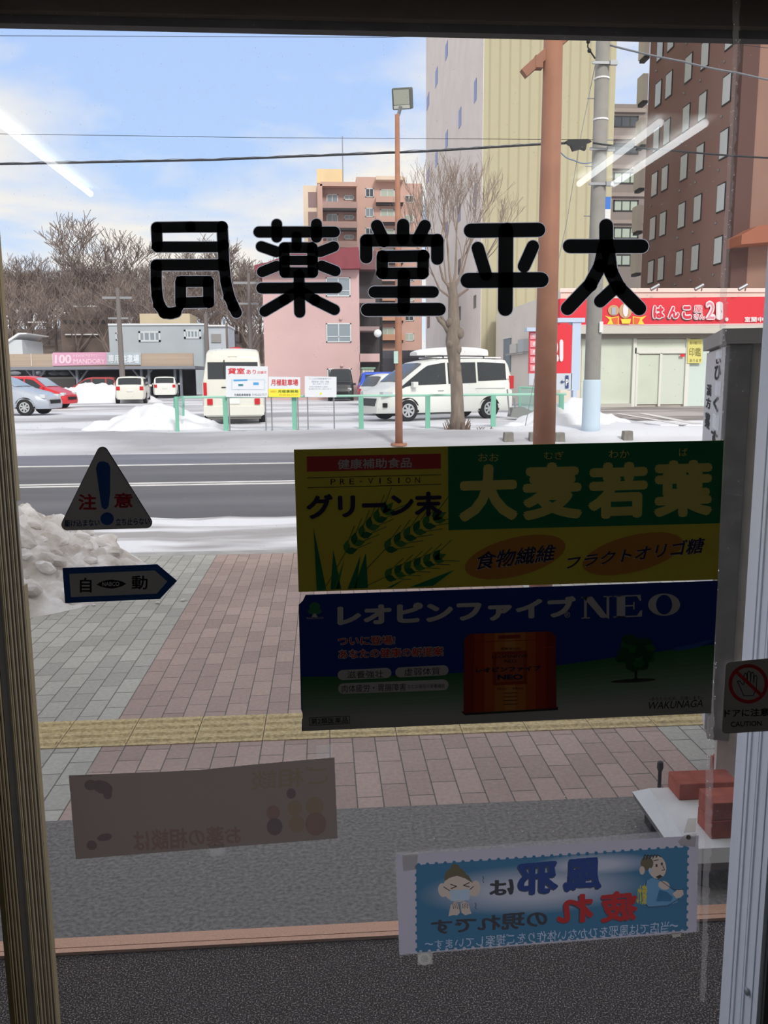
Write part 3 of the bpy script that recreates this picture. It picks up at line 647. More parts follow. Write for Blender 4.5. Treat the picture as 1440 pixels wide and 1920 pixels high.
# laminated cold poster, printed side to the street
TL_ = 0.6
s_nb = 4
CP = lambda n, c: paper(n, c, TL_)
WP = CP('laminated_paper', (210, 205, 216)); BP_ = CP('laminated_blue', (78, 128, 162))
s = Sheet(1.2990)
def glow_paper():
    m = bpy.data.materials.new('laminated_blue_glow'); m.use_nodes = True; t = m.node_tree; t.nodes.clear(); N = t.nodes.new; K = t.links.new
    o = N('ShaderNodeOutputMaterial'); x = N('ShaderNodeMixShader'); d = N('ShaderNodeBsdfDiffuse'); k = N('ShaderNodeBsdfTranslucent'); x.inputs[0].default_value = TL_
    tc_ = N('ShaderNodeTexCoord'); out = None
    for (cx, cy, rx, rz) in ((1000, 1668, 215, 48), (1110, 1622, 120, 24)):
        c = YP(cx, cy, 1.299); sx = (YP(cx+rx, cy, 1.299)-YP(cx, cy, 1.299)).x; sz = (YP(cx, cy-rz, 1.299)-c).z
        mp = N('ShaderNodeMapping'); mp.vector_type = 'POINT'; c = c-O_
        mp.inputs['Location'].default_value = (-c.x/sx, 0, -c.z/sz); mp.inputs['Scale'].default_value = (1/sx, 0, 1/sz)
        K(tc_.outputs['Object'], mp.inputs[0]); ln = N('ShaderNodeVectorMath'); ln.operation = 'LENGTH'; K(mp.outputs[0], ln.inputs[0])
        r = N('ShaderNodeMapRange'); K(ln.outputs['Value'], r.inputs[0]); r.inputs[1].default_value = 1.0; r.inputs[2].default_value = 0.35
        if out is None: out = r
        else: q = N('ShaderNodeMath'); q.operation = 'MAXIMUM'; K(out.outputs[0], q.inputs[0]); K(r.outputs[0], q.inputs[1]); out = q
    mc = N('ShaderNodeMixRGB'); K(out.outputs[0], mc.inputs[0]); mc.inputs[1].default_value = L((84, 132, 164)); mc.inputs[2].default_value = L((206, 208, 220))
    K(mc.outputs[0], d.inputs[0]); K(mc.outputs[0], k.inputs[0]); K(d.outputs[0], x.inputs[1]); K(k.outputs[0], x.inputs[2]); K(x.outputs[0], o.inputs[0]); return m
O_ = YP(743, 1603, 1.2990); GPB = glow_paper()
o4 = [(743, 1603), (1310, 1566), (1306, 1747), (749, 1790)]; i4 = [(780, 1622), (1289, 1588), (1287, 1745), (782, 1786)]
for k in range(4): s.poly([o4[k], o4[(k+1) % 4], i4[(k+1) % 4], i4[k]], WP, 0)
s.poly(i4, GPB, 0)
for k in range(31):
    t = (k+0.3)/30.6; s.ell(780+509*t, 1622-34*t, 3.6, 3.6, BP_, 1, n=8); s.ell(784+500*t, 1785-40*t, 3.0, 3.0, WP, 2, n=8)
for k in range(11):
    t = (k+0.2)/10.5; s.ell(781+1*t, 1622+163*t, 3.4, 3.4, BP_, 1, n=8); s.ell(1289-2*t, 1588+156*t, 3.4, 3.4, BP_, 1, n=8)
B3 = CP('laminated_dark_blue', (64, 84, 142)); R3 = CP('laminated_red', (196, 70, 70)); K3 = CP('laminated_black', (84, 84, 90)); SH3 = CP('laminated_shadow', (88, 94, 108)); Y3 = CP('laminated_yellow', (214, 200, 84)); F3 = CP('laminated_skin', (222, 204, 188)); W3 = CP('laminated_text_white', (206, 216, 234))
for dx_, m_, l, bo in (((-1.5, 1.8), SH3, 6, 0.06), ((0, 0), None, 7, 0.04)):
    T = lambda q: tuple((a+dx_[0], b+dx_[1]) for a, b in q)
    s.text('風', T(((1057, 1612), (1130, 1606), (1128, 1667), (1056, 1673))), m_ or B3, l, bo, True); s.text('邪', T(((970, 1620), (1048, 1613), (1047, 1673), (970, 1680))), m_ or B3, l, bo, True)
    s.text('疲', T(((1126, 1673), (1196, 1667), (1195, 1725), (1126, 1731))), m_ or R3, l, bo, True); s.text('れ', T(((1044, 1680), (1114, 1674), (1112, 1728), (1044, 1734))), m_ or R3, l, bo, True)
s.text('は', ((917, 1651), (964, 1648), (963, 1677), (917, 1681)), K3, 7, 0.04, True); s.text('の現れです', ((808, 1726), (1027, 1706), (1026, 1738), (808, 1754)), K3, 7, 0.035, True)
s.text('当店では風邪をひかない体作りをご提案しています', ((815, 1762), (1255, 1727), (1253, 1748), (815, 1780)), W3, 7, 0.0, True)
s.text('~', (1256, 1733, 1271, 1738), W3, 7); s.text('~', (797, 1768, 812, 1772), W3, 7)
# woman with a mask
HR = CP('laminated_hair', (120, 112, 92)); LN = CP('laminated_line', (80, 76, 74))
s.ell(854, 1645, 21, 19, HR, 7, -4); s.ell(853, 1626, 8, 6, HR, 7)
s.ell(830, 1669, 8.5, 13, F3, 7.5, -8); s.ell(891, 1666, 9.5, 15, F3, 7.5, 8); s.ell(859, 1665, 29, 26, F3, 8, -4)
s.poly([(833, 1653), (840, 1640), (858, 1634), (878, 1641), (887, 1656), (872, 1647), (857, 1642), (843, 1646)], HR, 8.5)
for a, b_ in (((845, 1658), (856, 1662)), ((856, 1662), (846, 1666)), ((880, 1655), (869, 1660)), ((869, 1660), (880, 1663))): s.stroke([a, b_], 0.9, LN, 9)
s.poly([(843, 1669), (881, 1667), (880, 1687), (845, 1689)], CP('laminated_mask', (190, 210, 226)), 9); s.stroke([(832, 1663), (843, 1670)], 0.8, LN, 9); s.stroke([(888, 1662), (881, 1668)], 0.8, LN, 9)
s.poly([(841, 1718), (845, 1697), (852, 1691), (860, 1694), (862, 1712), (858, 1716), (848, 1716)], F3, 9); s.poly([(884, 1713), (878, 1694), (870, 1690), (864, 1694), (865, 1711), (872, 1716)], F3, 9)
for k in range(4): s.stroke([(849+3.5*k, 1694), (851+3.5*k, 1704)], 0.5, LN, 9.5); s.stroke([(867+3*k, 1694), (868+3*k, 1703)], 0.5, LN, 9.5)
for x in (905, 891): s.stroke([(x, 1643+50*(x < 900)), (x+2, 1647+50*(x < 900)), (x, 1651+50*(x < 900)), (x+2, 1655+50*(x < 900))], 0.6, LN, 7)
# tired seated man
s.ell(1232, 1626, 17, 22, F3, 8, -8); s.ell(1213, 1619, 12, 13, HR, 8.5, 10); s.ell(1204, 1632, 5, 8, F3, 8.6)
for k in range(5): s.stroke([(1206+6*k, 1612-k), (1209+6*k, 1603), (1214+6*k, 1606)], 1.0, LN, 9)
s.ell(1219, 1632, 3, 5, CP('laminated_mask', (190, 210, 226)), 9); s.ell(1231, 1623, 2, 3, LN, 9); s.ell(1241, 1620, 2, 3, LN, 9); s.stroke([(1226, 1614), (1234, 1612)], 0.8, LN, 9)
s.stroke([(1243, 1624), (1246, 1631), (1241, 1632)], 0.7, LN, 9); s.poly([(1229, 1644), (1238, 1640), (1243, 1644), (1235, 1648)], LN, 9)
BL4 = CP('laminated_shirt', (120, 168, 204))
s.poly([(1212, 1652), (1222, 1646), (1240, 1652), (1258, 1664), (1272, 1682), (1270, 1692), (1250, 1698), (1216, 1700), (1207, 1688)], BL4, 7.7); s.ell(1245, 1660, 11, 8, F3, 8.8, 20); s.poly([(1236, 1668), (1250, 1672), (1262, 1682), (1258, 1690), (1230, 1690)], BP_, 8.4)
s.poly([(1261, 1676), (1270, 1668), (1280, 1667), (1282, 1677), (1276, 1683), (1268, 1684)], F3, 9)
for a in ([(1212, 1652), (1205, 1690), (1216, 1701), (1252, 1698), (1274, 1685)], [(1240, 1652), (1262, 1668), (1281, 1668)]): s.stroke(a, 0.6, LN, 9)
s.text('疲れ', ((1194, 1658), (1214, 1657), (1212, 1696), (1194, 1697)), Y3, 9.5, 0.04, True)
o = tag(s.flatten().build('laminated_poster', O_), 'laminated blue cold-prevention poster seen from behind, mirrored, low on the right of the glass', 'poster')
SLV = mix_mat('laminate_film', 'ShaderNodeBsdfTranslucent', (225, 225, 230), 0.10)
t = Sheet(1.2997); t.slab([(741, 1599), (1318, 1553), (1311, 1748), (748, 1792)], SLV, 0.0003); c = t.build('laminate_sleeve', Vector(o.location)); c.parent = o; c.location = (0, 0, 0)
TP2 = mix_mat('yellowed_tape', 'ShaderNodeBsdfTranslucent', (205, 200, 186), 0.4)
for q in (((754, 1602), (784, 1597), (781, 1630), (756, 1634)), ((1272, 1578), (1283, 1566), (1306, 1562), (1303, 1588), (1276, 1586)), ((1282, 1562), (1290, 1535), (1306, 1534), (1304, 1560)), ((1258, 1750), (1278, 1748), (1276, 1756), (1262, 1758))):
    t = Sheet(1.2978); t.slab(list(q), TP2, 0.0002); c = t.build('tape', Vector(o.location)); c.parent = o; c.location = (0, 0, 0)
s = Sheet(1.2985); PL = mix_mat('clear_plastic', 'ShaderNodeBsdfTranslucent', (215, 215, 205), 0.45)
s.ring(796, 1798, 12, 12, 4.5, PL, 1); s.slab([(783, 1784), (811, 1783), (811, 1808), (783, 1810)], mix_mat('clear_tab', 'ShaderNodeBsdfTranslucent', (215, 215, 205), 0.25), 0.0008)
tag(s.build('suction_tab'), 'small clear round tab under the left corner of the laminated poster', 'tab')
s = Sheet(1.2970); s.slab([(1292+6*cos(k*pi/6), 1571+6*sin(k*pi/6)) for k in range(12)] if False else [(1291+4.4*cos(k*pi/6), 1570+4.4*sin(k*pi/6)) for k in range(12)], pm('pin_white', (240, 236, 226)), 0.003)
tag(s.build('push_pin'), 'tiny white pin head at the top right corner of the laminated poster', 'pin')

# hand sticker on the right
s = Sheet(1.2975)
s.slab(rpoly([(1361, 1242), (1456, 1233), (1452, 1370), (1353, 1376)], 8), pm('hand_sticker_grey', (190, 182, 176), 0.5), 0.0006, 0)
hx, hy = 1403, 1282
s.ring(hx, hy, 37, 37, 6.5, SRED, 1)
s.stroke([(1381, 1260), (1427, 1303)], 3.2, SRED, 2)
s.stroke([(1394, 1304), (1384, 1280), (1382, 1278), (1386, 1276), (1393, 1284), (1395, 1281), (1395, 1266), (1397, 1262), (1400, 1264), (1401, 1279), (1401, 1262), (1404, 1258), (1407, 1261), (1407, 1278), (1408, 1262), (1411, 1260), (1413, 1264), (1413, 1280), (1414, 1268), (1417, 1266), (1419, 1269), (1418, 1290), (1412, 1304), (1394, 1304)], 0.7, PBLK, 1.5)
s.text('ドアに注意', ((1358, 1330), (1442, 1327), (1441, 1342), (1358, 1345)), PBLK, 1, 0.03); s.text('CAUTION', ((1370, 1353), (1428, 1351), (1428, 1361), (1370, 1363)), PBLK, 1, 0.02)
tag(s.build('hand_sticker'), 'grey sticker with a crossed-out hand in a red ring, beside the white frame', 'sticker')

# ragged line of old adhesive down the glass
s = Sheet(1.2992); random.seed(5); GLU = mix_mat('old_adhesive', 'ShaderNodeBsdfTranslucent', (214, 208, 205), 0.26)
path = [(1381, 0), (1381, 110), (1374, 250), (1366, 400), (1360, 480), (1357, 560), (1356, 640), (1352, 720), (1349, 800), (1343, 1000), (1334, 1330), (1330, 1480), (1329, 1560), (1325, 1640), (1323, 1750), (1318, 1880)]
def pxy(y):
    for (xa, ya), (xb, yb) in zip(path[:-1], path[1:]):
        if ya <= y <= yb: return xa+(xb-xa)*(y-ya)/(yb-ya)
    return path[-1][0]
y = 0; prev = None
while y < 1880:
    w = 6.5*(1 if y < 1700 else 0.8); c = pxy(y); cur = ((c-w-random.random()*1.5, y), (c+w*0.7+random.random()*5-1.5, y))
    if 825 < y < 1340: cur = ((c+0, y), (c+3+random.random()*2, y))
    if prev: s.poly([prev[0], prev[1], cur[1], cur[0]], GLU)
    prev = cur; y += 6
sp = mix_mat('adhesive_beads', 'ShaderNodeBsdfTranslucent', (250, 250, 250), 0.8)
for k in range(150):
    y = random.random()*1500; c = pxy(y); s.ell(c+random.uniform(-6, 7), y, random.uniform(0.5, 1.4), random.uniform(0.6, 1.8), sp, -1, n=6)
o = tag(s.build('adhesive_streak'), 'ragged translucent streak of old adhesive running down the right of the glass', 'adhesive residue')

# ceiling tubes that the glass mirrors
em = bpy.data.materials.new('tube_light'); em.use_nodes = True
b = em.node_tree.nodes['Principled BSDF']; b.inputs['Emission Color'].default_value = (0.93, 0.97, 1, 1); b.inputs['Emission Strength'].default_value = 7.0
fixt = pm('lamp_housing', (220, 220, 216), 0.6)
def lamp(xs, y0, y1, label):
    t = thing('ceiling_lamp', (sum(xs)/len(xs), (y0+y1)/2, 2.6), label, 'lamp', 'ceiling lamps')
    MB().box(min(xs)-0.05, max(xs)+0.05, y0-0.03, y1+0.03, 2.63-0.03, 2.6-0.0005, fixt).build('housing', t, world=True)
    for x in xs: MB().tube([(x, y0, 2.572), (x, y1, 2.572)], 0.016, em, 10).build('tube', t, world=True)
lamp([-1.22], -2.19, -0.70, 'single fluorescent tube on the ceiling, its streak mirrored in the glass at the left')
lamp([1.33, 1.51], -1.85, -0.80, 'twin fluorescent lamp on the ceiling, its two streaks mirrored in the glass at the right')

# ------------------------------------------------------------------ pavement things
# stand sign
A = Vector((1.345, 2.785, 0)); d1 = Vector((0.357, 0.934, 0)).normalized(); d2 = Vector((0.934, -0.357, 0))
BASEZ = 0.14
t = thing('stand_sign', (1.55, 2.85, 0), 'tall grey shop sign cabinet on a weighted white base, right of the door', 'sign')
Mx = Matrix((d1, d2, Vector((0, 0, 1)))).transposed().to_4x4(); Mx.translation = A
SG = pm('sign_cabinet_grey', (104, 101, 96), 0.6, ns=14, na=0.12); SGF = pm('sign_face', (196, 198, 206), 0.4)
bev(MB().box(0, 0.92, 0.012, 0.085, 0.30, 1.70, SG, Mx).build('cabinet', t, world=True), 0.004)
MB().box(0.01, 0.92, 0.085, 0.20, 0.28, 1.70, pm('sign_frame_beige', (176, 170, 160), 0.7, ns=9, na=0.1), Mx).build('rear_frame', t, world=True)
MB().prism([(-0.012, 1.70), (-0.012, 1.735), (0.02, 1.75), (0.94, 1.75), (0.94, 1.70)], 'y', -0.015, 0.205, pm('sign_cap', (150, 146, 142), 0.7)).build('cap', t) if False else MB().box(-0.012, 0.94, -0.012, 0.21, 1.70, 1.75, pm('sign_cap', (150, 146, 142), 0.7), Mx).build('cap', t, world=True)
fc = MB().box(0.015, 0.905, 0.002, 0.012, 0.33, 1.69, SGF, Mx).build('face_panel', t, world=True)
def face_text(st, u0, u1, z0, z1, m_, bold=0.03):
    V, F, _n = text_geo(st, bold); mb = MB()
    mb.add([Mx @ Vector((u0+(u1-u0)*(1-u), 0.0005, z0+(z1-z0)*v)) for u, v in V], F, m_); return mb
DG = pm('sign_print', (52, 52, 60), 0.6); SW = pm('sign_print_white', (232, 236, 244), 0.6)
def fbox(u0, u1, z0, z1, m_): return MB().box(u0, u1, 0.0008, 0.002, z0, z1, m_, Mx)
for (u0, u1, z0, z1, m_) in ((0.10, 0.34, 1.48, 1.58, SW), (0.05, 0.28, 1.2, 1.30, SW), (0.03, 0.2, 0.95, 1.2, SW), (0.03, 0.26, 0.62, 0.93, SW)):
    pass
for (u0, u1, z0, z1) in ((0.13, 0.40, 1.657, 1.684), (0.10, 0.34, 1.523, 1.574), (0.10, 0.38, 1.40, 1.453)): MB().box(u0, u1, 0.0008, 0.002, z0, z1, SW, Mx).build('white_patch', t, world=True)
lt = MB()
for st, u0, u1, z0, z1 in (('い', 0.15, 0.38, 1.638, 1.655), ('ひ', 0.13, 0.42, 1.578, 1.633), ('く', 0.16, 0.40, 1.464, 1.52), ('す', 0.13, 0.42, 1.335, 1.395), ('り', 0.15, 0.42, 1.26, 1.32), ('漢', 0.52, 0.78, 1.512, 1.560), ('方', 0.52, 0.78, 1.46, 1.505), ('薬', 0.52, 0.78, 1.378, 1.445)):
    V, F, _n = text_geo(st, 0.05)
    lt.add([Mx @ Vector((u1-(u1-u0)*u, 0.0003, z0+(z1-z0)*v)) for u, v in V], F, DG)
lt.build('lettering', t, world=True)
MB().box(0.03, 0.10, 0.05, 0.13, BASEZ, 0.30, pm('sign_leg', (188, 178, 172), 0.7), Mx).build('leg', t, world=True)
bs = MB()
ZW = pm('base_white', (222, 222, 220), 0.6, ns=8, na=0.05); ZS = pm('base_side', (120, 116, 112), 0.7)
bs.add([(1.135, 2.745, .14), (1.118, 2.352, .14), (2.0, 2.352, .14), (2.0, 2.745, .14), (1.095, 2.80, .10), (1.085, 2.335, .10), (2.03, 2.335, .10), (2.03, 2.80, .10)],
       [(0, 1, 2, 3), (0, 4, 5, 1), (1, 5, 6, 2), (2, 6, 7, 3), (3, 7, 4, 0)], ZW)
bs.add([(1.095, 2.80, .10), (1.085, 2.335, .10), (2.03, 2.335, .10), (2.03, 2.80, .10), (1.105, 2.80, .07), (1.095, 2.345, .07), (2.02, 2.345, .07), (2.02, 2.80, .07)],
       [(0, 4, 5, 1), (1, 5, 6, 2), (2, 6, 7, 3), (3, 7, 4, 0), (4, 7, 6, 5)], ZS)
bs.build('base', t, world=True)
for x, y in ((1.16, 2.40), (1.16, 2.73), (1.95, 2.40), (1.95, 2.73)): MB().box(x-0.03, x+0.03, y-0.03, y+0.03, 0, 0.07, RUB).build('foot', t, world=True)
BR = pm('red_brick', (164, 84, 68), 0.9, ns=22, na=0.14, bump=0.5)
def brick(x, y, z, label, rz=0):
    o = MB().box(0, 0.21, 0, 0.1, 0, 0.06, BR).build('brick', None); bev(o, 0.003); o.location = (x, y, z); o.rotation_euler.z = rz
    tag(o, label, 'brick', 'bricks weighing down the sign base'); return o
brick(1.205, 2.65, 0.1402, 'red brick at the back left of the white sign base, beside the post')
brick(1.202, 2.402, 0.1402, 'lower brick of the front stack on the white sign base')
brick(1.205, 2.405, 0.2004, 'upper brick of the front stack on the white sign base', 0.01)
o = brick(1.60, 3.06, 0.0, 'orange-red brick just showing on the pavers behind the sign base', 0.5)
pg = MB(); pg.tube([(0, 0, 0), (0, 0, 0.075)], 0.0075, BLACK, 8).tube([(0, 0, 0.07), (0, 0, 0.082), (0, 0, 0.104), (0, 0, 0.108)], [0.009, 0.0125, 0.0115, 0.007], BLACK, 10)
o = pg.build('ground_peg', None); o.location = GP(1236, 1476); tag(o, 'small black rubber-headed peg standing behind the white sign base', 'peg')

# dirty snow heap at the kerb, left
SND = pm('dirty_snow', (182, 174, 167), 0.95, ns=4, col2=(226, 223, 222), lo=0.36, hi=0.6, bump=1.0, detail=6)
def hp(x, y):
    cx_, cy_ = -2.85, 6.75
    r = sqrt(((x-cx_)/1.45)**2+((y-cy_)/1.35)**2)
    h = 0.78*max(0, 1-r)**0.85
    d, _ = NZ.voronoi(Vector((x*5.5, y*5.5, 2)))
    d2_, _ = NZ.voronoi(Vector((x*11+3, y*11, 5)))
    h += (0.15*min(0.55, d[1]-d[0])+0.05*min(0.5, d2_[1]-d2_[0])+0.05*fb(x, y, 3)-0.03)*min(1, 4*max(0, 1-r))
    return h-0.03 if r < 1.08 else -0.05
n = 150; vs = [(-4.5+3.4*i/n, 5.2+3.0*j/n, hp(-4.5+3.4*i/n, 5.2+3.0*j/n)) for j in range(n+1) for i in range(n+1)]
fs = [(j*(n+1)+i, j*(n+1)+i+1, (j+1)*(n+1)+i+1, (j+1)*(n+1)+i) for j in range(n) for i in range(n) if max(vs[j*(n+1)+i][2], vs[(j+1)*(n+1)+i+1][2]) > -0.045]
tag(MB().add(vs, fs, SND).build('snow_heap', None, (-2.85, 6.75, 0), world=True, smooth=False), 'dirty heap of ploughed snow at the kerb, behind the bronze door post', 'snow heap')
random.seed(11)
def chunk(loc, r, label='small lump of dirty snow lying on the pavers at the foot of the snow heap'):
    bm = bmesh.new(); bmesh.ops.create_icosphere(bm, subdivisions=2, radius=r)
    ph = random.random()*50
    for v in bm.verts: v.co *= 1+0.35*NZ.noise(v.co*(2.2/r)+Vector((ph, 0, 0))); v.co.z *= 0.55
    me = bpy.data.meshes.new('snow_lump'); bm.to_mesh(me); bm.free(); me.materials.append(SND)
    o = bpy.data.objects.new('snow_lump', me); COL.objects.link(o); o.location = (loc[0], loc[1], loc[2]+r*0.4); o.rotation_euler.z = random.random()*6
    tag(o, label, 'snow lump', 'snow lumps around the kerb heap'); return o
def on_heap(px, py):
    d = ray(px, py).normalized(); t = 4.0
    while t < 12:
        p = EYE+d*t
        if p.z <= max(0.0, hp(p.x, p.y)): return p
        t += 0.02
    return GP(px, py)
for px, py, r in ((84, 1139, .06), (100, 1131, .045), (112, 1122, .03), (296, 1132, .018), (344, 1127, .02), (262, 1064, .035), (236, 1052, .05), (280, 1062, .02), (222, 1066, .035), (122, 1138, .018), (176, 1136, .015)):
    chunk(GP(px, py), r)
rgc = random.Random(2); done = []
for k in range(400):
    px, py = rgc.uniform(40, 215), rgc.uniform(975, 1128); p = on_heap(px, py); h = hp(p.x, p.y); r = rgc.uniform(0.05, 0.12)
    if h < 0.04 or p.y > 7.6 or any((p-q).length < (r+w)*1.02 for q, w in done) or len(done) > 34: continue
    done.append((p, r)); o = chunk(p-Vector((0, 0, r*0.55)), r, 'block of hard snow bedded in the kerb heap'); o['group'] = 'blocks bedded in the kerb heap'
    o.rotation_euler = (rgc.uniform(-.5, .5), rgc.uniform(-.5, .5), rgc.uniform(0, 6))
# crumbs of snow on the pavement: uncountable
mb = MB(); cm = pm('snow_crumb', (240, 238, 234), 0.9)
for k in range(420):
    px, py = random.uniform(0, 1430), 1045+590*random.random()**1.3
    p = GP(px, py)
    if p.y < 2.6: continue
    r = 0.0035*random.random()**2+0.0015; mb.add([(p.x+r, p.y, 0.001), (p.x-r*.5, p.y+r*.8, 0.001), (p.x-r*.5, p.y-r*.8, 0.001), (p.x, p.y, 0.001+r)], [(0, 1, 3), (1, 2, 3), (2, 0, 3)], cm)
tag(mb.build('snow_crumbs', None, (0, 4, 0), world=True), 'scattered white snow crumbs over the pavers and asphalt', 'snow', kind='stuff')
# ------------------------------------------------------------------ street furniture
def post_at(px, py_base, Y, z=0): p = YP(px, py_base, Y); return Vector((p.x, Y, z))
# thick salmon post on the near pavement
p = post_at(1020, 830, 5.7); t = thing('street_post', p, 'thick salmon painted post on the near pavement, passing behind the big characters', 'post')
MB().tube([(0, 0, 0), (0, 0, 2.0), (0, 0, 4.6)], [0.082, 0.071, 0.055], ORANGE, 24).build('pole', t, smooth=True)
MB().tube([(0, 0, 0), (0, 0, 0.02)], 0.16, METAL, 16).build('base_plate', t)
a = YP(1008, 115, 5.7)-p; b_ = YP(1075, 55, 5.7)-p
Mr = Matrix.Rotation(-math.atan2((b_-a).z, (b_-a).x), 4, 'Y'); Mr.translation = (a+b_)/2
ln = (b_-a).length/2+0.12
MB().box(-ln, ln, -0.028, 0.028, -0.028, 0.028, ORANGE, Mr).build('bracket_arm', t)
q = YP(1008, 120, 5.7)-p; MB().box(q.x-0.02, q.x+0.03, -0.03, 0.03, q.z-0.03, q.z+0.045, ORANGE).build('bracket_stub', t)
# lamp post with floodlight
Yl = 19.9; p = post_at(748, 822, Yl, -0.02); zt = YP(745, 215, Yl).z+0.02
t = thing('lamp_post', p, 'slim salmon lamp post with a square floodlight, on the far kerb', 'lamp')
MB().tube([(0, 0, 0), (0, 0, 1.8), (-0.01, 0, zt)], [0.09, 0.082, 0.05], ORANGE, 16).build('pole', t, smooth=True)
MB().tube([(0, 0, 0), (0, 0, 0.06)], 0.19, ORANGE, 12).build('base_plate', t)
q = YP(751, 206, Yl)-p; MB().tube([(-0.01, 0, zt-0.05), (q.x*0.4, 0, zt+0.02), (q.x, -0.06, q.z+0.06)], 0.04, METAL, 8).build('elbow', t)
c = YP(753, 185, Yl)-p
Mh = Matrix.Rotation(radians(-14), 4, 'Z') @ Matrix.Rotation(radians(18), 4, 'X'); Mh.translation = c
HD = pm('floodlight_casing', (96, 102, 98), 0.5)
bev(MB().box(-0.215, 0.215, -0.02, 0.34, -0.22, 0.22, HD, Mh).build('lamp_head', t), 0.03)
MB().box(-0.175, 0.175, -0.032, -0.018, -0.12, 0.18, pm('floodlight_lens', (170, 174, 164), 0.3), Mh).build('lens', t)
MB().box(-0.18, 0.18, -0.035, -0.018, -0.20, -0.13, pm('floodlight_rim', (198, 202, 196), 0.4), Mh).build('lower_rim', t)
MB().box(-0.115, 0.03, -0.11, -0.085, 1.18, 1.5, pm('pale_sticker', (190, 220, 214))).build('notice', t) if False else MB().box(-0.12, -0.02, -0.105, -0.09, 1.92, 2.2, pm('pale_sticker', (190, 220, 214))).build('notice', t)
# utility pole
Yu = 21.2; p = post_at(1107, 818, Yu, 0.05); t = thing('utility_pole', p, 'concrete utility pole with a pale blue wrapped foot, right of the thick salmon post', 'pole')
UG = pm('pole_concrete', (142, 140, 136), 0.85, ns=3, na=0.08); UB = pm('pole_wrap', (190, 208, 224), 0.7)
MB().tube([(0, 0, 0), (0, 0, 1.5), (0.0, 0, 11.5)], [0.215, 0.20, 0.155], UG, 18).build('shaft', t, smooth=True)
zw = YP(1110, 712, Yu).z-0.05
MB().tube([(0, 0, 0), (0, 0, 0.3), (0, 0, zw-0.03), (0, 0, zw)], [0.25, 0.232, 0.222, 0.205], UB, 18).build('foot_wrap', t, smooth=True)
def upz(y): return YP(1120, y, Yu).z-0.05
for y in (148, 225): MB().tube([(0, 0, upz(y)-0.02), (0, 0, upz(y)+0.02)], 0.185, WHITE, 16).build('band', t)
for y in (123, 283, 348):
    z = upz(y); MB().box(-0.30, 0.26, -0.21, -0.17, z-0.03, z+0.03, METAL).box(0.12, 0.30, -0.24, -0.15, z-0.05, z+0.05, METAL).build('clamp', t)
for i, y in enumerate((185, 262, 312, 370, 405, 440, 470)): z = upz(y); sg = -1 if i % 2 == 0 else 1; MB().tube([(sg*0.15, 0, z), (sg*0.34, 0, z)], 0.014, METAL, 6).build('climbing_step', t)
c = YP(1135, 391, Yu)-p
MB().box(c.x-0.1, c.x+0.12, -0.03, 0.0, c.z-0.02, c.z+0.27, pm('plate_blue', (60, 122, 214), 0.5)).box(c.x-0.1, c.x+0.12, -0.03, 0.0, c.z-0.30, c.z-0.02, WHITE).box(0.1, c.x, -0.02, -0.01, c.z, c.z+0.03, METAL).build('sign_plate', t)
c = YP(1120, 614, Yu)-p; MB().box(c.x-0.02, c.x+0.07, -0.235, -0.22, c.z-0.13, c.z+0.13, WHITE).build('notice', t)
# cables
def wire(name, pts, r, label, m_=BLACK, sag=0.0, Y=None, twist=False):
    P = [YP(x, y, Y) for x, y in pts]; Q = []
    for a, b_ in zip(P[:-1], P[1:]):
        for k in range(16): u = k/16; Q.append(a.lerp(b_, u)-Vector((0, 0, sag*4*u*(1-u))))
    Q.append(P[-1]); mb = MB().tube(Q, r, m_, 6)
    if twist: mb.tube([q+Vector((0, 0.02*cos(i*1.4), r*1.6*(1 if i % 2 else 0.6))) for i, q in enumerate(Q)], r*0.45, pm('cable_grey', (120, 124, 132)), 5)
    return tag(mb.build(name, None, P[0], world=True, smooth=True), label, 'cable')
DKW = pm('cable_dark', (44, 46, 52), 0.7)
wire('cable', [(-120, 311), (0, 308), (400, 300), (800, 284), (1010, 271), (1060, 269)], 0.022, 'thick twisted overhead cable crossing the sky from the left to the splice box', DKW, 0.0, Yu-0.3, True)
wire('cable', [(1112, 268), (1190, 275), (1240, 280), (1440, 296), (1560, 306)], 0.022, 'dark overhead cable running right from the utility pole past the brown hotel', DKW, 0.02, Yu-0.3)
wire('cable', [(1141, 84), (1280, 115), (1380, 136), (1560, 172)], 0.022, 'grey cable slanting down to the right from the top of the utility pole', pm('cable_grey', (120, 124, 132)), 0.02, Yu)
wire('cable', [(-120, 65), (0, 67), (720, 70), (960, 62)], 0.006, 'thin wire just below the door header', DKW, 0, Yu)
wire('cable', [(-120, 249), (0, 251), (480, 258), (1120, 262)], 0.006, 'thin faint wire between the header and the thick cable', DKW, 0, Yu)
wire('cable', [(1048, 282), (1075, 300), (1110, 304)], 0.014, 'short drooping blue-grey cable left of the utility pole', pm('cable_blue', (110, 130, 160)), 0.05, Yu-0.3)
wire('cable', [(1250, 68), (1440, 90), (1560, 104)], 0.006, 'thin wire high over the brown hotel', DKW, 0, Yu)
wire('guy_wire', [(1118, 112), (1090, 250), (1062, 420), (1040, 520), (985, 798)], 0.009, 'slanting guy wire left of the utility pole', METAL, 0, Yu+0.15)
a = YP(1085, 271, Yu-0.3)
tag(MB().prism([(-0.34, 0.05), (-0.26, 0.10), (0.22, 0.11), (0.30, 0.06), (0.18, 0.02), (0.16, -0.13), (0.05, -0.10), (-0.14, -0.15), (-0.20, -0.03)], 'y', -0.07, 0.07, BLACK).build('splice_box', None) , 'black cable splice box hanging on the thick cable beside the pole', 'splice box').location = a
lp = MB(); pts = [(1112, 62), (1103, 72), (1102, 88), (1108, 98), (1116, 110)]
lp.tube([YP(x, y, Yu-0.25) for x, y in pts], 0.018, BLACK, 6)
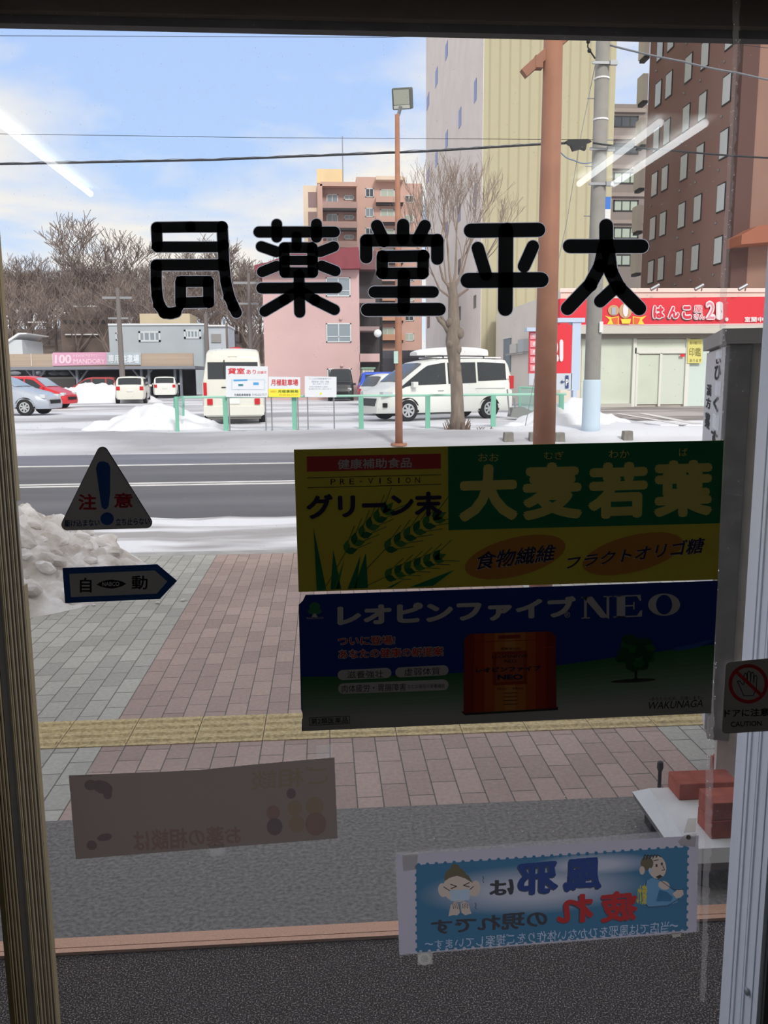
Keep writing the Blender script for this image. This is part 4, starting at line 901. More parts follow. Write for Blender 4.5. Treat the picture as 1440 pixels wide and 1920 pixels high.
for x, y in ((1103, 78), (1105, 95), (1112, 66)): lp.sphere(YP(x, y, Yu-0.25), 0.05, BLACK, 5)
tag(lp.build('cable_loop', None, YP(1112, 62, Yu-0.25), world=True), 'black looped cable with clips at the top of the utility pole', 'cable')

# mint railing with three boards
Yf = 22.9
t = thing('railing', (0, Yf, LZ), 'mint green railing along the edge of the snowy car park', 'railing')
zt_ = YP(700, 742, Yf).z; zb_ = YP(700, 806, Yf).z+0.02
xa, xb = YP(345, 744, Yf).x, YP(1062, 738, Yf).x
for px in (423, 552, 677, 802, 925, 1052):
    x = YP(px, 775, Yf).x; MB().box(x-0.065, x+0.065, Yf-0.03, Yf+0.03, 0.05, zt_, GREENP).box(x-0.08, x+0.08, Yf-0.04, Yf+0.04, 0.0, 0.16, METAL).build('post', t, world=True)
x = YP(334, 770, Yf+0.2).x
MB().box(x-0.05, x+0.03, Yf, Yf+0.1, 0.1, zt_+0.02, GREENP).build('post', t, world=True)
MB().tube([(xa, Yf, zt_), (xb, Yf, zt_)], 0.032, pm('mint_paint_light', (160, 208, 190), 0.6), 8).build('top_rail', t, world=True)
MB().tube([(xa+1.1, Yf, zb_), (xb, Yf, zb_)], 0.018, METAL, 8).build('bottom_rail', t, world=True)
Yb = 22.75
def board(px0, py0, px1, py1, label, name='notice_board'):
    s = Sheet(Yb, step=0.004); s.slab([(px0, py0), (px1, py0+1), (px1, py1+0.5), (px0, py1)], pm('board_white', (226, 230, 238), 0.6), 0.03)
    a = YP((px0+px1)/2, py1, Yb); t = thing(name, (a.x, Yb, LZ-0.05), label, 'sign', 'boards on the railing')
    for px in (px0+5, px1-5):
        x = YP(px, py1, Yb).x; z = YP(px, py1, Yb).z; MB().tube([(x, Yb+0.05, LZ-0.1), (x, Yb+0.05, z+0.2)], 0.02, METAL, 6).build('leg', t, world=True)
    return s, t
def fin(s, t): s.mb.build('board', t, world=True)
BR_ = pm('board_red', (212, 60, 70), 0.6); BG_ = pm('board_grey', (110, 116, 128), 0.6); BB_ = pm('board_blue', (80, 160, 220), 0.6); BLt = pm('board_pale_blue', (200, 216, 234), 0.6)
s, t = board(423.5, 686, 502, 744.5, 'largest white board on the railing, red characters above a faint blue floor plan')
s.text('貸室', (427, 690, 459, 701.5), BR_, 1, 0.03); s.text('あり', (462, 693, 480, 701.5), BR_, 1, 0.01); s.text('店舗可', (482, 695.5, 500, 701), BR_, 1)
s.poly([(434, 711), (497, 711), (497, 731), (434, 731)], BLt, 1); s.poly([(436, 713), (495, 713), (495, 730), (436, 730)], pm('board_white', (0, 0, 0)), 2); s.poly([(438, 712), (464, 711), (464, 714), (438, 715)], BB_, 3); s.poly([(447, 720), (456, 720), (456, 724), (447, 724)], pm('board_teal', (70, 130, 150)), 3); s.poly([(475, 717), (485, 717), (485, 722), (475, 722)], BB_, 3)
s.text('月極駐車場管理', (439, 738, 470, 742.5), BG_, 1, 0.02); s.text('0143-22-7117', (473, 738, 500, 742), BG_, 1)
fin(s, t)
s, t = board(503.5, 706, 563, 744.5, 'white and yellow board on the railing with red parking characters')
s.poly([(503.5, 729), (563, 729.5), (563, 745), (503.5, 744.5)], pm('board_yellow', (236, 228, 70), 0.6), 1)
s.text('月極駐車場', (508, 711, 559, 723), BR_, 2, 0.02); s.text('お問合せ', (507, 732, 519, 736), pm('board_orange', (214, 140, 50)), 2); s.text('月極事務局', (521, 731, 559, 736.5), pm('board_olive', (120, 130, 50)), 2, 0.02); s.text('0143-22-7117', (524, 739, 558, 742), pm('board_orange', (0, 0, 0)), 2)
fin(s, t)
s, t = board(571.5, 705.5, 631, 744.5, 'white board on the railing with faint grey lines of writing and a yellow mark')
for k, (a, b_, y) in enumerate(((580, 621, 708.5), (584, 617, 714), (587, 616, 718.5), (580, 617, 724), (579, 622, 728))): s.text(('ここは月極駐車場です', '無断駐車・転回・駐輪', '固くお断りします', '発見次第警察に通報し', '駐車料を申し受けます')[k], (a, y, b_, y+(3.4 if k < 2 else 2.6)), pm('board_faint', (168, 176, 192)), 1)
s.ell(601.5, 738, 2, 2.6, pm('board_yellow', (0, 0, 0)), 1, n=10)
fin(s, t)
# heap of clean snow left of the boards
def mound(name, cx, cy, rx, ry, h, label, seed, z0=0.1, pk=1.3, n=44):
    vs = []; 
    for j in range(n+1):
        for i in range(n+1):
            x, y = cx-rx*1.1+2.2*rx*i/n, cy-ry*1.1+2.2*ry*j/n
            r = sqrt(((x-cx)/rx)**2+((y-cy)/ry)**2); q = max(0, 1-r)
            vs.append((x, y, z0-0.03+h*(q**pk if r < 1 else 0)+(0.22*h*fb(x, y, 1.6, seed)*min(1, q*4)) - (0.1 if r > 1 else 0)))
    fs = [(j*(n+1)+i, j*(n+1)+i+1, (j+1)*(n+1)+i+1, (j+1)*(n+1)+i) for j in range(n) for i in range(n)]
    return tag(MB().add(vs, fs, SNOW).build(name, None, (cx, cy, z0), world=True, smooth=True), label, 'snow heap')
c = GP(296, 812, 0.12); mound('snow_heap', c.x-0.15, c.y+0.9, 2.4, 1.3, 0.85, 'clean white cone of snow between the roadway and the railing', 3, 0.15, 1.15)
c = GP(1070, 806, 0.15); mound('snow_heap', c.x+0.2, c.y+0.8, 2.3, 1.2, 0.95, 'white snow bank behind the foot of the thick salmon post', 8, 0.12)
c = GP(172, 757, 0.2); mound('snow_heap', c.x-0.5, c.y+3, 4.0, 1.8, 1.25, 'snow heap in front of the covered parking, left of the white hatchbacks', 12, 0.2, 0.8)
c = GP(272, 742, 0.2); mound('snow_heap', c.x, c.y+2, 1.2, 1.0, 1.7, 'narrow snow heap between the two white hatchbacks', 15, 0.2, 0.9)
# concrete blocks along the kerb
for i, px in enumerate((953, 1001, 1049, 1176)):
    q = GP(px, 820, 0.0); w = 0.125
    o = MB().prism([(-w, 0), (w, 0), (w*0.86, 0.24), (-w*0.86, 0.24)], 'y', -0.1, 0.1, pm('block_grey', (128, 124, 118), 0.9, ns=8, na=0.15)).build('concrete_block', None); o.location = (q.x*20.2/q.y, 20.2, hl(q.x, 20.2)-0.03); bev(o, 0.015)
    tag(o, ('leftmost small concrete block on the far kerb, left of the thick salmon post', 'small concrete block mostly hidden behind the thick salmon post', 'small concrete block just right of the thick salmon post', 'small concrete block right of the utility pole')[i], 'block', 'concrete blocks on the far kerb')
# wheeled snow scoops and a mesh gate by the shop
SCP = pm('scoop_grey', (128, 132, 130), 0.7)
Yc = 26.5
def W_(px, py, Y=Yc): return YP(px, py, Y)
t = thing('snow_scoop', W_(975, 780), 'grey plastic snow scoop leaning by the railing, behind the white minivan', 'snow scoop')
mb = MB(); P = [W_(957, 782), W_(962, 765), W_(982, 763), W_(998, 771), W_(1015, 770), W_(1018, 780), W_(975, 784)]
n_ = len(P); mb.add(P+[p_+Vector((0, 0.5, 0)) for p_ in P], [list(range(n_)), list(range(2*n_-1, n_-1, -1))]+[(i, (i+1) % n_, n_+(i+1) % n_, n_+i) for i in range(n_)], SCP); mb.build('pan', t, world=True)
MB().tube([W_(955, 776), W_(951, 730)], 0.025, METAL, 6).build('handle', t, world=True); MB().tube([W_(966, 764), W_(964, 746)], 0.03, METAL, 6).build('handle', t, world=True)
t = thing('mesh_gate', W_(1010, 760), 'small green framed mesh gate left of the thick salmon post', 'gate')
Yc2 = 27.0; q0, q1, q2 = YP(974, 726, Yc2), YP(1003, 727, Yc2), YP(1003, 770, Yc2)
fr_ = MB()
for a, b_ in (((974, 726), (1003, 727)), ((974, 726), (974, 770)), ((1003, 727), (1003, 770)), ((974, 770), (1003, 770))): fr_.tube([YP(*a, Yc2), YP(*b_, Yc2)], 0.03, GREENP, 6)
fr_.build('frame', t, world=True)
MB().add([YP(974, 726, Yc2), YP(1003, 727, Yc2), YP(1003, 770, Yc2), YP(974, 770, Yc2)], [(0, 1, 2, 3)], mix_mat('green_mesh', 'ShaderNodeBsdfDiffuse', (122, 180, 170), 0.45)).build('mesh_panel', t, world=True)
t = thing('mesh_gate', W_(340, 770, 24.0), 'green mesh panel at the left end of the railing', 'gate')
MB().add([YP(327, 747, 24.2), YP(344, 744, 23.2), YP(344, 780, 23.2), YP(327, 776, 24.2)], [(0, 1, 2, 3)], mix_mat('green_mesh', 'ShaderNodeBsdfDiffuse', (0, 0, 0), 0.4)).build('mesh_panel', t, world=True)
MB().tube([YP(327, 776, 24.2), YP(327, 747, 24.2), YP(344, 744, 23.2), YP(344, 780, 23.2)], 0.03, GREENP, 6).build('frame', t, world=True)

# ------------------------------------------------------------------ vehicles
TYRE = pm('tyre', (34, 34, 36), 0.9); RIM = pm('wheel_rim', (186, 190, 194), 0.4, 0.4); UND = pm('underbody', (30, 30, 32), 0.9); LRED = pm('tail_light', (196, 36, 44), 0.3); LCLR = pm('head_light', (206, 212, 218), 0.2, spec=0.7); PLT = pm('number_plate', (226, 228, 226), 0.6)
def interp(pts, x):
    if x <= pts[0][0]: return pts[0][1]
    for a, b_ in zip(pts[:-1], pts[1:]):
        if x <= b_[0]: return a[1]+(b_[1]-a[1])*(x-a[0])/(b_[0]-a[0])
    return pts[-1][1]
class Car:
    """x forward (front = +L/2), y to its left, z up; top(x) is the silhouette, belt the window sill"""
    def __init__(s, Ln, Wd, top, belt, tuck=0.80, plan=None):
        s.L, s.W, s.top, s.belt, s.tuck = Ln, Wd, top, belt, tuck; s.plan = plan or [(-Ln/2, 0.84), (-Ln/2+0.25, 0.97), (-Ln/2+0.8, 1), (Ln/2-1.0, 1), (Ln/2-0.35, 0.93), (Ln/2, 0.72)]
    def sec(s, x):
        zt = interp(s.top, x); w = s.W/2*interp(s.plan, x); bz = min(interp(s.belt, x), zt-0.04); zb = 0.24
        g = max(0.0, (zt-bz)/0.6); tw = w*(1-(1-s.tuck)*min(1, g))
        return [(0, zb), (w*0.9, zb), (w*0.985, zb+0.12), (w, (zb+bz)/2), (w*0.985, bz-0.03), (w*0.965, bz), (tw+(w*0.965-tw)*0.12, zt-0.10*min(1, g)), (tw*0.93, zt-0.03*min(1, g)), (tw*0.6, zt), (0, zt+0.012)]
    def side(s, x, z):
        c = s.sec(x)
        for a, b_ in zip(c[1:6], c[2:7]):
            if a[1] <= z <= b_[1]+1e-6: return a[0]+(b_[0]-a[0])*(z-a[1])/max(1e-6, b_[1]-a[1])
        return c[6][0]
    def body(s, mat, parent):
        xs = sorted(set([round(-s.L/2+s.L*i/36, 4) for i in range(37)]+[p[0] for p in s.top if abs(p[0]) <= s.L/2])); R = []
        for x in xs:
            c = s.sec(x); R.append([(x, y, z) for y, z in c]+[(x, -y, z) for y, z in c[-2:0:-1]])
        n = len(R[0]); vs = [v for r in R for v in r]; fs = []
        for i in range(len(R)-1):
            for k in range(n): fs.append((i*n+k, i*n+(k+1) % n, (i+1)*n+(k+1) % n, (i+1)*n+k))
        fs.append(list(range(n))[::-1]); fs.append([(len(R)-1)*n+k for k in range(n)])
        o = MB().add(vs, fs, mat).build('body', parent, smooth=True)
        o.data.set_sharp_from_angle(angle=radians(40)); return o
    def win_side(s, x0, x1, parent, m_=GLASSD, up=0.12, lo=0.03, name='side_window', cut0=0.0, cut1=0.0):
        for sg in (1, -1):
            vs = []; n = 10
            for i in range(n+1):
                x = x0+(x1-x0)*i/n; zt = interp(s.top, x)-up; zl = interp(s.belt, x)+lo
                xx = x
                zt = max(zl+0.01, zt)
                for z in (zl, zt): vs.append((xx+(cut0 if (i == 0 and z == zt) else 0)-(cut1 if (i == n and z == zt) else 0), sg*(s.side(x, z)+0.008), z))
            MB().add(vs, [(2*i, 2*i+2, 2*i+3, 2*i+1) for i in range(n)], m_).build(name, parent)
    def win_slope(s, x0, x1, parent, name, m_=GLASSD, k=0.86, zlo=None, n=6):
        vs = []
        for i in range(n+1):
            x = x0+(x1-x0)*i/n; zt = interp(s.top, x)+0.012; c = s.sec(x); w = c[8][0]/0.6*k
            for u in (-1, -0.6, 0, 0.6, 1): vs.append((x+(0.012 if x0 > 0 else -0.012), u*w, zt-0.02*(abs(u) == 1)+0.012))
        MB().add(vs, [(i*5+j, i*5+j+1, (i+1)*5+j+1, (i+1)*5+j) for i in range(n) for j in range(4)], m_).build(name, parent)
    def wheels(s, xf, xr, r, parent, spoke=True, skip=()):
        for x in (xf, xr):
            for sg in (1, -1):
                y = sg*(s.W/2-0.10)
                w = MB().tube([(x, y-0.1, r), (x, y+0.1, r)], r, TYRE, 24).build('wheel', parent)
                rm = MB(); rm.tube([(x, y+sg*0.095, r), (x, y+sg*0.108, r)], r*0.64, RIM, 20)
                for k in range(7):
                    a = 2*pi*k/7; rm.add([(x+r*0.2*cos(a+.5), y+sg*0.1085, r+r*0.2*sin(a+.5)), (x+r*0.52*cos(a+.26), y+sg*0.1085, r+r*0.52*sin(a+.26)), (x+r*0.52*cos(a+.74), y+sg*0.1085, r+r*0.52*sin(a+.74))], [(0, 1, 2)], TYRE)
                rm.build('rim', w)
                A = MB(); q = [(x+(r+0.06)*cos(pi*k/14), r+(r+0.06)*sin(pi*k/14)) for k in range(15)]+[(x-r-0.06, 0.26), (x+r+0.06, 0.26)]
                A.add([(a, sg*(s.side(a, max(0.3, b_))+0.004), b_) for a, b_ in q], [list(range(len(q)))], UND); A.build('wheel_arch', parent)
    def bx(s, name, x0, x1, y0, y1, z0, z1, m_, parent): return bev(MB().box(x0, x1, y0, y1, z0, z1, m_).build(name, parent), 0.012)
def veh(name, loc, rz, label, cat='car', group=None):
    return thing(name, loc, label, cat, group, rz)
CWH = pm('car_white', (228, 230, 226), 0.28, spec=0.6); CRD = pm('car_red', (206, 36, 48), 0.28, spec=0.6); CSV = pm('car_silver', (186, 194, 208), 0.3, 0.35, spec=0.6); CBL = pm('car_blue', (40, 84, 206), 0.3, spec=0.6); CDK = pm('car_black', (36, 40, 44), 0.3, spec=0.6); CCR = pm('car_cream', (222, 221, 212), 0.3, spec=0.6)

# white minivan with roof box, nose to the left
fw_, rw_ = GP(745, 790, LZ), GP(898, 785, LZ)
ang = math.atan2(fw_.y-rw_.y, fw_.x-rw_.x); sc_v = (fw_-rw_).length/2.86
mid = (fw_+rw_)/2
van = Car(4.7, 1.72, [(-2.35, 1.02), (-2.33, 1.2), (-2.22, 1.72), (-2.1, 1.83), (-1.2, 1.87), (0.2, 1.85), (0.75, 1.76), (1.35, 1.36), (1.75, 1.06), (2.1, 0.92), (2.28, 0.72), (2.35, 0.5)], [(-2.35, 1.12), (0, 1.06), (1.4, 1.02), (2.35, 0.6)], 0.84)
t = veh('minivan', (mid.x, mid.y+0.75, LZ), ang, 'white minivan with a snow-capped roof box, side on behind the railing')
t.scale = (sc_v, sc_v, sc_v)
c = van; c.body(CWH, t); c.wheels(1.43, -1.43, 0.32, t)
c.win_side(0.12, 1.62, t, cut0=0.0, cut1=0.0, up=0.13); c.win_side(-0.95, 0.04, t, up=0.13); c.win_side(-2.18, -1.02, t, up=0.13, cut0=0.15, lo=0.08)
c.win_slope(0.85, 1.62, t, 'windscreen'); c.win_slope(-2.34, -2.24, t, 'rear_window', k=0.85)
for sg in (1, -1):
    c.bx('head_light', 1.92, 2.24, sg*0.58, sg*0.82, 0.74, 0.88, LCLR, t); c.bx('tail_light', -2.36, -2.22, sg*0.70, sg*0.80, 0.92, 1.32, LRED, t)
    o = c.bx('wing_mirror', 1.18, 1.34, sg*0.86, sg*1.03, 1.0, 1.16, CWH, t)
    c.bx('door_handle', 0.22, 0.42, sg*0.855, sg*0.88, 0.88, 0.91, RIM, t); c.bx('trim_strip', -2.0, -0.9, sg*0.855, sg*0.872, 0.935, 0.95, RIM, t)
c.bx('grille', 2.2, 2.36, -0.5, 0.5, 0.45, 0.68, pm('grille_dark', (60, 64, 68), 0.4), t); c.bx('fog_light', 2.08, 2.2, 0.62, 0.8, 0.42, 0.55, UND, t)
for x in (-1.35, 0.1): c.bx('roof_rack', x-0.03, x+0.03, -0.6, 0.6, 1.86, 1.93, BLACK, t)
rb = MB(); N_ = 12; secs = []
for i in range(N_+1):
    u = i/N_; x = -1.75+2.55*u; h = 0.26*(sin(pi*min(1, 0.12+u*0.86))**0.35); w = 0.42*(1-0.45*abs(2*u-1)**4)
    secs.append([(x, -w, 1.95), (x, -w*1.02, 1.95+h*0.55), (x, -w*0.8, 1.95+h), (x, w*0.8, 1.95+h), (x, w*1.02, 1.95+h*0.55), (x, w, 1.95)])
vs = [v for q in secs for v in q]; rb.add(vs, [(i*6+k, i*6+(k+1) % 6, (i+1)*6+(k+1) % 6, (i+1)*6+k) for i in range(N_) for k in range(6)]+[tuple(range(6)), tuple(N_*6+k for k in range(6))], WHITE)
rbo = thing('roof_box', (0, 0, 0), None, None); bpy.data.objects.remove(rbo)
o = rb.build('roof_box', None, smooth=True); o.data.set_sharp_from_angle(angle=radians(50)); o.location = t.location; o.rotation_euler = t.rotation_euler; o.scale = t.scale
tag(o, 'white snow-covered roof box strapped on top of the minivan', 'roof box')
sn = MB(); sn.box(-2.0, 0.3, -0.6, 0.6, 1.86, 1.90, SNOW); bev(sn.build('roof_snow', t), 0.015)
c.bx('seat_shade', 0.45, 0.95, 0.55, 0.6, 1.08, 1.32, pm('green_shade', (96, 160, 120)), t) if False else None

# high-roof white van, seen from behind
q = GP(402, 796, LZ)
hv = Car(4.9, 1.86, [(-2.45, 0.9), (-2.43, 1.35), (-2.3, 2.05), (-2.15, 2.2), (-1.8, 2.27), (1.2, 2.24), (1.7, 2.1), (2.2, 1.3), (2.4, 0.95), (2.45, 0.6)], [(-2.45, 1.28), (2.2, 1.25), (2.45, 0.8)], 0.82, plan=[(-2.45, 0.95), (-2.3, 1), (1.6, 1), (2.45, 0.85)])
t = veh('van', (q.x+0.45, q.y+2.3, LZ), radians(94), 'high-roofed cream white van seen from behind, rear window black', 'van')
c = hv; c.body(CCR, t); c.wheels(1.6, -1.35, 0.34, t); c.win_side(-2.1, -0.9, t, up=0.35); c.win_side(-0.8, 0.6, t, up=0.35); c.win_side(0.7, 1.7, t, up=0.3)
def rearpanel(name, y0, y1, z0, z1, m_, d=0.012):
    def xs_(z): return -2.45+0.02*(z-0.9)/0.45 if z < 1.35 else -2.43+0.13*(z-1.35)/0.7
    zs = [z0, (z0+z1)/2, z1]; mb = MB(); mb.add([(xs_(z)-d, y, z) for z in zs for y in (y0, y1)], [(0, 1, 3, 2), (2, 3, 5, 4)], m_); return mb.build(name, t)
rearpanel('rear_window', -0.74, 0.74, 1.36, 1.86, GLASSD); rearpanel('number_plate', -0.18, 0.18, 0.62, 0.8, PLT)
MB().tube([(-2.47, 0.25, 1.38), (-2.42, 0.28, 1.62), (-2.33, 0.25, 1.92)], 0.018, BLACK, 6).build('rear_wiper', t)
for sg in (1, -1): c.bx('tail_light', -2.49, -2.41, sg*0.78, sg*0.88, 0.88, 1.26, LRED, t); c.bx('lower_reflector', -2.50, -2.43, sg*0.62, sg*0.78, 0.60, 0.78, LRED, t)
c.bx('rear_bumper', -2.52, -2.38, -0.9, 0.9, 0.28, 0.56, CCR, t); c.bx('handle_strip', -2.475, -2.44, -0.35, 0.35, 1.10, 1.13, UND, t); c.bx('high_brake_light', -2.31, -2.25, -0.15, 0.15, 1.99, 2.03, pm('lamp_tan', (170, 150, 130)), t)
c.bx('underside', -2.4, -2.2, -0.8, 0.8, 0.16, 0.3, pm('grey_underside', (120, 118, 112)), t)

def small(name, loc, rz, label, paint, kind='hatch', cat='car', sc=1.0, Ln=3.9, Wd=1.68, H=1.5):
    if kind == 'hatch': tp = [(-Ln/2, 0.85), (-Ln/2+.03, 1.0), (-Ln/2+.32, H-.08), (-Ln/2+.6, H), (0.1, H), (0.45, H-.06), (1.05, 1.02), (Ln/2-.35, 0.82), (Ln/2-.05, 0.65), (Ln/2, 0.5)]; bt = [(-Ln/2, 0.95), (1.1, 0.90), (Ln/2, 0.55)]
    elif kind == 'sedan': tp = [(-Ln/2, 0.9), (-Ln/2+.3, 1.02), (-1.0, 1.3), (-0.5, H-.02), (0.1, H), (0.4, H-.06), (1.1, 1.0), (Ln/2-.45, 0.84), (Ln/2-.08, 0.66), (Ln/2, 0.5)]; bt = [(-Ln/2, 0.95), (1.1, 0.92), (Ln/2, 0.55)]
    else: tp = [(-Ln/2, 0.9), (-Ln/2+.02, 1.05), (-Ln/2+.14, H-.06), (-Ln/2+.3, H), (0.5, H), (0.7, H-.08), (1.05, 1.1), (Ln/2-.2, 0.95), (Ln/2, 0.55)]; bt = [(-Ln/2, 1.0), (1.1, 0.98), (Ln/2, 0.6)]
    c = Car(Ln, Wd, tp, bt, 0.8); t = veh(name, loc, rz, label, cat); t.scale = (sc,)*3
    c.body(paint, t); c.wheels(Ln/2-.8, -Ln/2+.72, 0.30, t)
    c.win_side(0.05, 0.98 if kind != 'box' else 0.95, t); c.win_side(-0.95, -0.03, t, cut0=0.05)
    if kind != 'sedan': c.win_side(-Ln/2+.22, -1.02, t, cut0=0.1)
    c.win_slope(0.5, 1.02, t, 'windscreen', GLASSL if paint in (CSV, CRD) else GLASSD)
    if kind == 'hatch': c.win_slope(-Ln/2+.06, -Ln/2+.3, t, 'rear_window')
    elif kind == 'box': c.win_slope(-Ln/2+.03, -Ln/2+.135, t, 'rear_window')
    else: c.win_slope(-1.02, -0.55, t, 'rear_window')
    for sg in (1, -1):
        c.bx('head_light', Ln/2-.42, Ln/2-.08, sg*Wd*.28, sg*Wd*.42, 0.62, 0.76, LCLR, t)
        c.bx('tail_light', -Ln/2-.02, -Ln/2+.1, sg*Wd*.31, sg*Wd*.43, 0.74, 0.96, LRED, t); c.bx('wing_mirror', 0.85, 0.98, sg*(Wd/2-.02), sg*(Wd/2+.14), 0.92, 1.04, paint, t)
        c.bx('door_handle', -0.1, 0.06, sg*(Wd/2-.01), sg*(Wd/2+.02), 0.78, 0.81, paint, t)
    c.bx('number_plate', -Ln/2-.03, -Ln/2+.02, -0.17, 0.17, 0.66, 0.8, PLT, t); c.bx('grille', Ln/2-.06, Ln/2+.015, -0.45, 0.45, 0.42, 0.56, UND, t)
    return t
q = GP(57, 779, LZ); small('car', (q.x-1.5, q.y+0.8, LZ), radians(-6), 'silver car nosing in from the left, nearest of the parked row', CSV, 'sedan', sc=1.06, Ln=4.4, Wd=1.7, H=1.46)
q = GP(100, 766, LZ); small('car', (q.x-1.95, q.y+1.2, LZ), radians(-6), 'blue-grey car between the silver car and the red one, mostly hidden', pm('car_slate', (120, 146, 186), 0.3, spec=0.6), 'sedan', Ln=4.4, Wd=1.7, H=1.5)
q = GP(118, 767, LZ); small('car', (q.x-1.65, q.y+0.9, LZ), radians(-8), 'bright red hatchback parked at the left, nose to the right', CRD, 'hatch', Ln=3.9, H=1.53)
q = GP(232, 757, LZ); small('car', (q.x+0.15, q.y+1.9, LZ), radians(97), 'cream white hatchback seen from behind, below the pink banner', CCR, 'hatch', Ln=4.0, Wd=1.7, H=1.5)
q = GP(300, 747, LZ); small('car', (q.x+0.1, q.y+1.9, LZ), radians(98), 'smaller white hatchback seen from behind, between the cream one and the van', CWH, 'hatch', Ln=3.8, Wd=1.68, H=1.5)
q = YP(178, 727, 62); small('car', (q.x, 62, LZ+0.0), radians(180), 'dull red car under the parking roof, behind the snow heap', pm('car_dull_red', (160, 60, 60), 0.4), 'hatch', Ln=3.6, H=1.5)
q = YP(641, 748, 49); small('car', (q.x, 51, LZ), radians(-92), 'black boxy car facing the street in front of the pink house', CDK, 'box', Ln=3.4, Wd=1.5, H=1.85)
q = YP(737, 740, 42); small('car', (q.x, 42, LZ), radians(2), 'blue boxy car behind the slim salmon lamp post', CBL, 'box', Ln=3.4, Wd=1.48, H=1.62)
q = GP(745, 780, LZ); small('car', (q.x+0.9, q.y+1.6, LZ), radians(180)+ang-pi+pi, 'white car behind the minivan, only its bonnet showing to the left', CWH, 'hatch', Ln=4.2, Wd=1.7, H=1.5)

# roadside tree
BARK = pm('grey_bark', (128, 116, 106), 0.95, ns=9, na=0.22, bump=0.8, stretch=(1, 1, 0.25)); TWIG = pm('twig', (146, 130, 120), 0.95)
def grow(mb, p, d, r, ln, lvl, m_, up=0.25, sp=0.55, nseg=3, rng=random, mn=0.005, nb=(2, 3)):
    pts = [Vector(p)]; rs = [r]; dd = Vector(d)
    for k in range(nseg):
        dd = (dd+Vector((rng.uniform(-1, 1), rng.uniform(-1, 1), rng.uniform(-.4, 1)*up*2))*0.16).normalized(); pts.append(pts[-1]+dd*ln/nseg); rs.append(max(mn, r*(1-0.42*(k+1)/nseg)))
    mb.tube(pts, rs, m_, 8 if r > 0.05 else (5 if r > 0.02 else 3), cap=False)
    if lvl <= 0: return
    for k in range(rng.randint(*nb)+(1 if lvl < 3 else 0)):
        a = rng.uniform(0, 2*pi); side = Vector((cos(a), sin(a), 0)); nd_ = (dd*(1-sp*0.5)+side*sp+Vector((0, 0, up))).normalized()
        q = pts[-1] if k < 2 else pts[rng.randint(max(1, nseg-2), nseg)-0]
        grow(mb, q, nd_, rs[-1]*rng.uniform(0.6, 0.8), ln*rng.uniform(0.62, 0.85), lvl-1, m_, up, sp, nseg, rng, mn, nb)
Yt = 21.9; p = post_at(857, 815, Yt, 0.1)
t = thing('street_tree', p, 'bare pollarded street tree standing before the white minivan', 'tree')
mb = MB(); rg = random.Random(4)
TP = [(857, 815), (858, 770), (856, 720), (852, 680), (849, 640), (851, 600), (850, 560), (848, 530)]
TR_ = [0.24, 0.17, 0.16, 0.155, 0.19, 0.15, 0.13, 0.11]
mb.tube([YP(x, y, Yt)-p for x, y in TP], TR_, BARK, 12)
for x, y, r in ((845, 645, .12), (861, 625, .12), (857, 690, .1), (842, 605, .09), (857, 655, .11)): mb.sphere(YP(x, y, Yt)-p+Vector((0, -0.08, 0)), r, BARK, 6, (1, .9, 1.3))
mb.tube([YP(x, y, Yt)-p for x, y in ((846, 630), (835, 610), (824, 600), (820, 592))], [0.09, 0.075, 0.06, 0.05], BARK, 8)
mb.tube([YP(x, y, Yt)-p for x, y in ((838, 612), (828, 594), (826, 585))], [0.05, 0.04, 0.03], BARK, 6)
mb.build('trunk', t, smooth=True)
cr_ = MB()
for x0, y0, x1, y1, r in ((848, 545, 818, 470, .06), (848, 540, 838, 450, .06), (850, 540, 856, 440, .065), (851, 545, 872, 460, .06), (852, 560, 900, 500, .06), (848, 560, 806, 500, .05), (850, 540, 884, 440, .05), (846, 560, 828, 440, .05)):
    a, b_ = YP(x0, y0, Yt)-p, YP(x1, y1, Yt+rg.uniform(-.8, .8))-p; d = (b_-a)
    pts = [a, a+d*0.3+Vector((d.x*0.25, 0, 0)), a+d*0.6+Vector((d.x*0.15, 0, 0)), b_]; cr_.tube(pts, [r*.75, r*.55, r*.4, r*.28], TWIG, 6)
    for k in range(4): grow(cr_, pts[rg.randint(2, 3)], (d.normalized()+Vector((rg.uniform(-.3, .3), rg.uniform(-.3, .3), 0.3))).normalized(), r*.30, 0.72, 3, TWIG, 0.32, 0.34, 3, rg, 0.004)
cr_.build('branches', t)
wd = MB()
for k in range(46):
    a = rg.uniform(0, 2*pi); r0 = rg.uniform(0.1, 0.3); h = rg.uniform(0.1, 0.42); b0 = Vector((r0*cos(a), r0*sin(a), 0.0))
    wd.tube([b0, b0+Vector((cos(a)*h*.4, sin(a)*h*.4, h))], [0.02, 0.008], pm('dry_stalk', (120, 96, 82)), 4)
for k in range(18):
    x = rg.uniform(0.3, 0.95); h = rg.uniform(0.04, 0.16); wd.tube([(x, rg.uniform(-.2, .2), 0), (x+rg.uniform(-.15, .15), 0, h+.04)], [0.018, 0.008], pm('dry_stalk', (0, 0, 0)), 4)
o = wd.build('dry_weeds', None); o.location = p; tag(o, 'brown dry weeds around the foot of the street tree', 'weeds', kind='stuff')
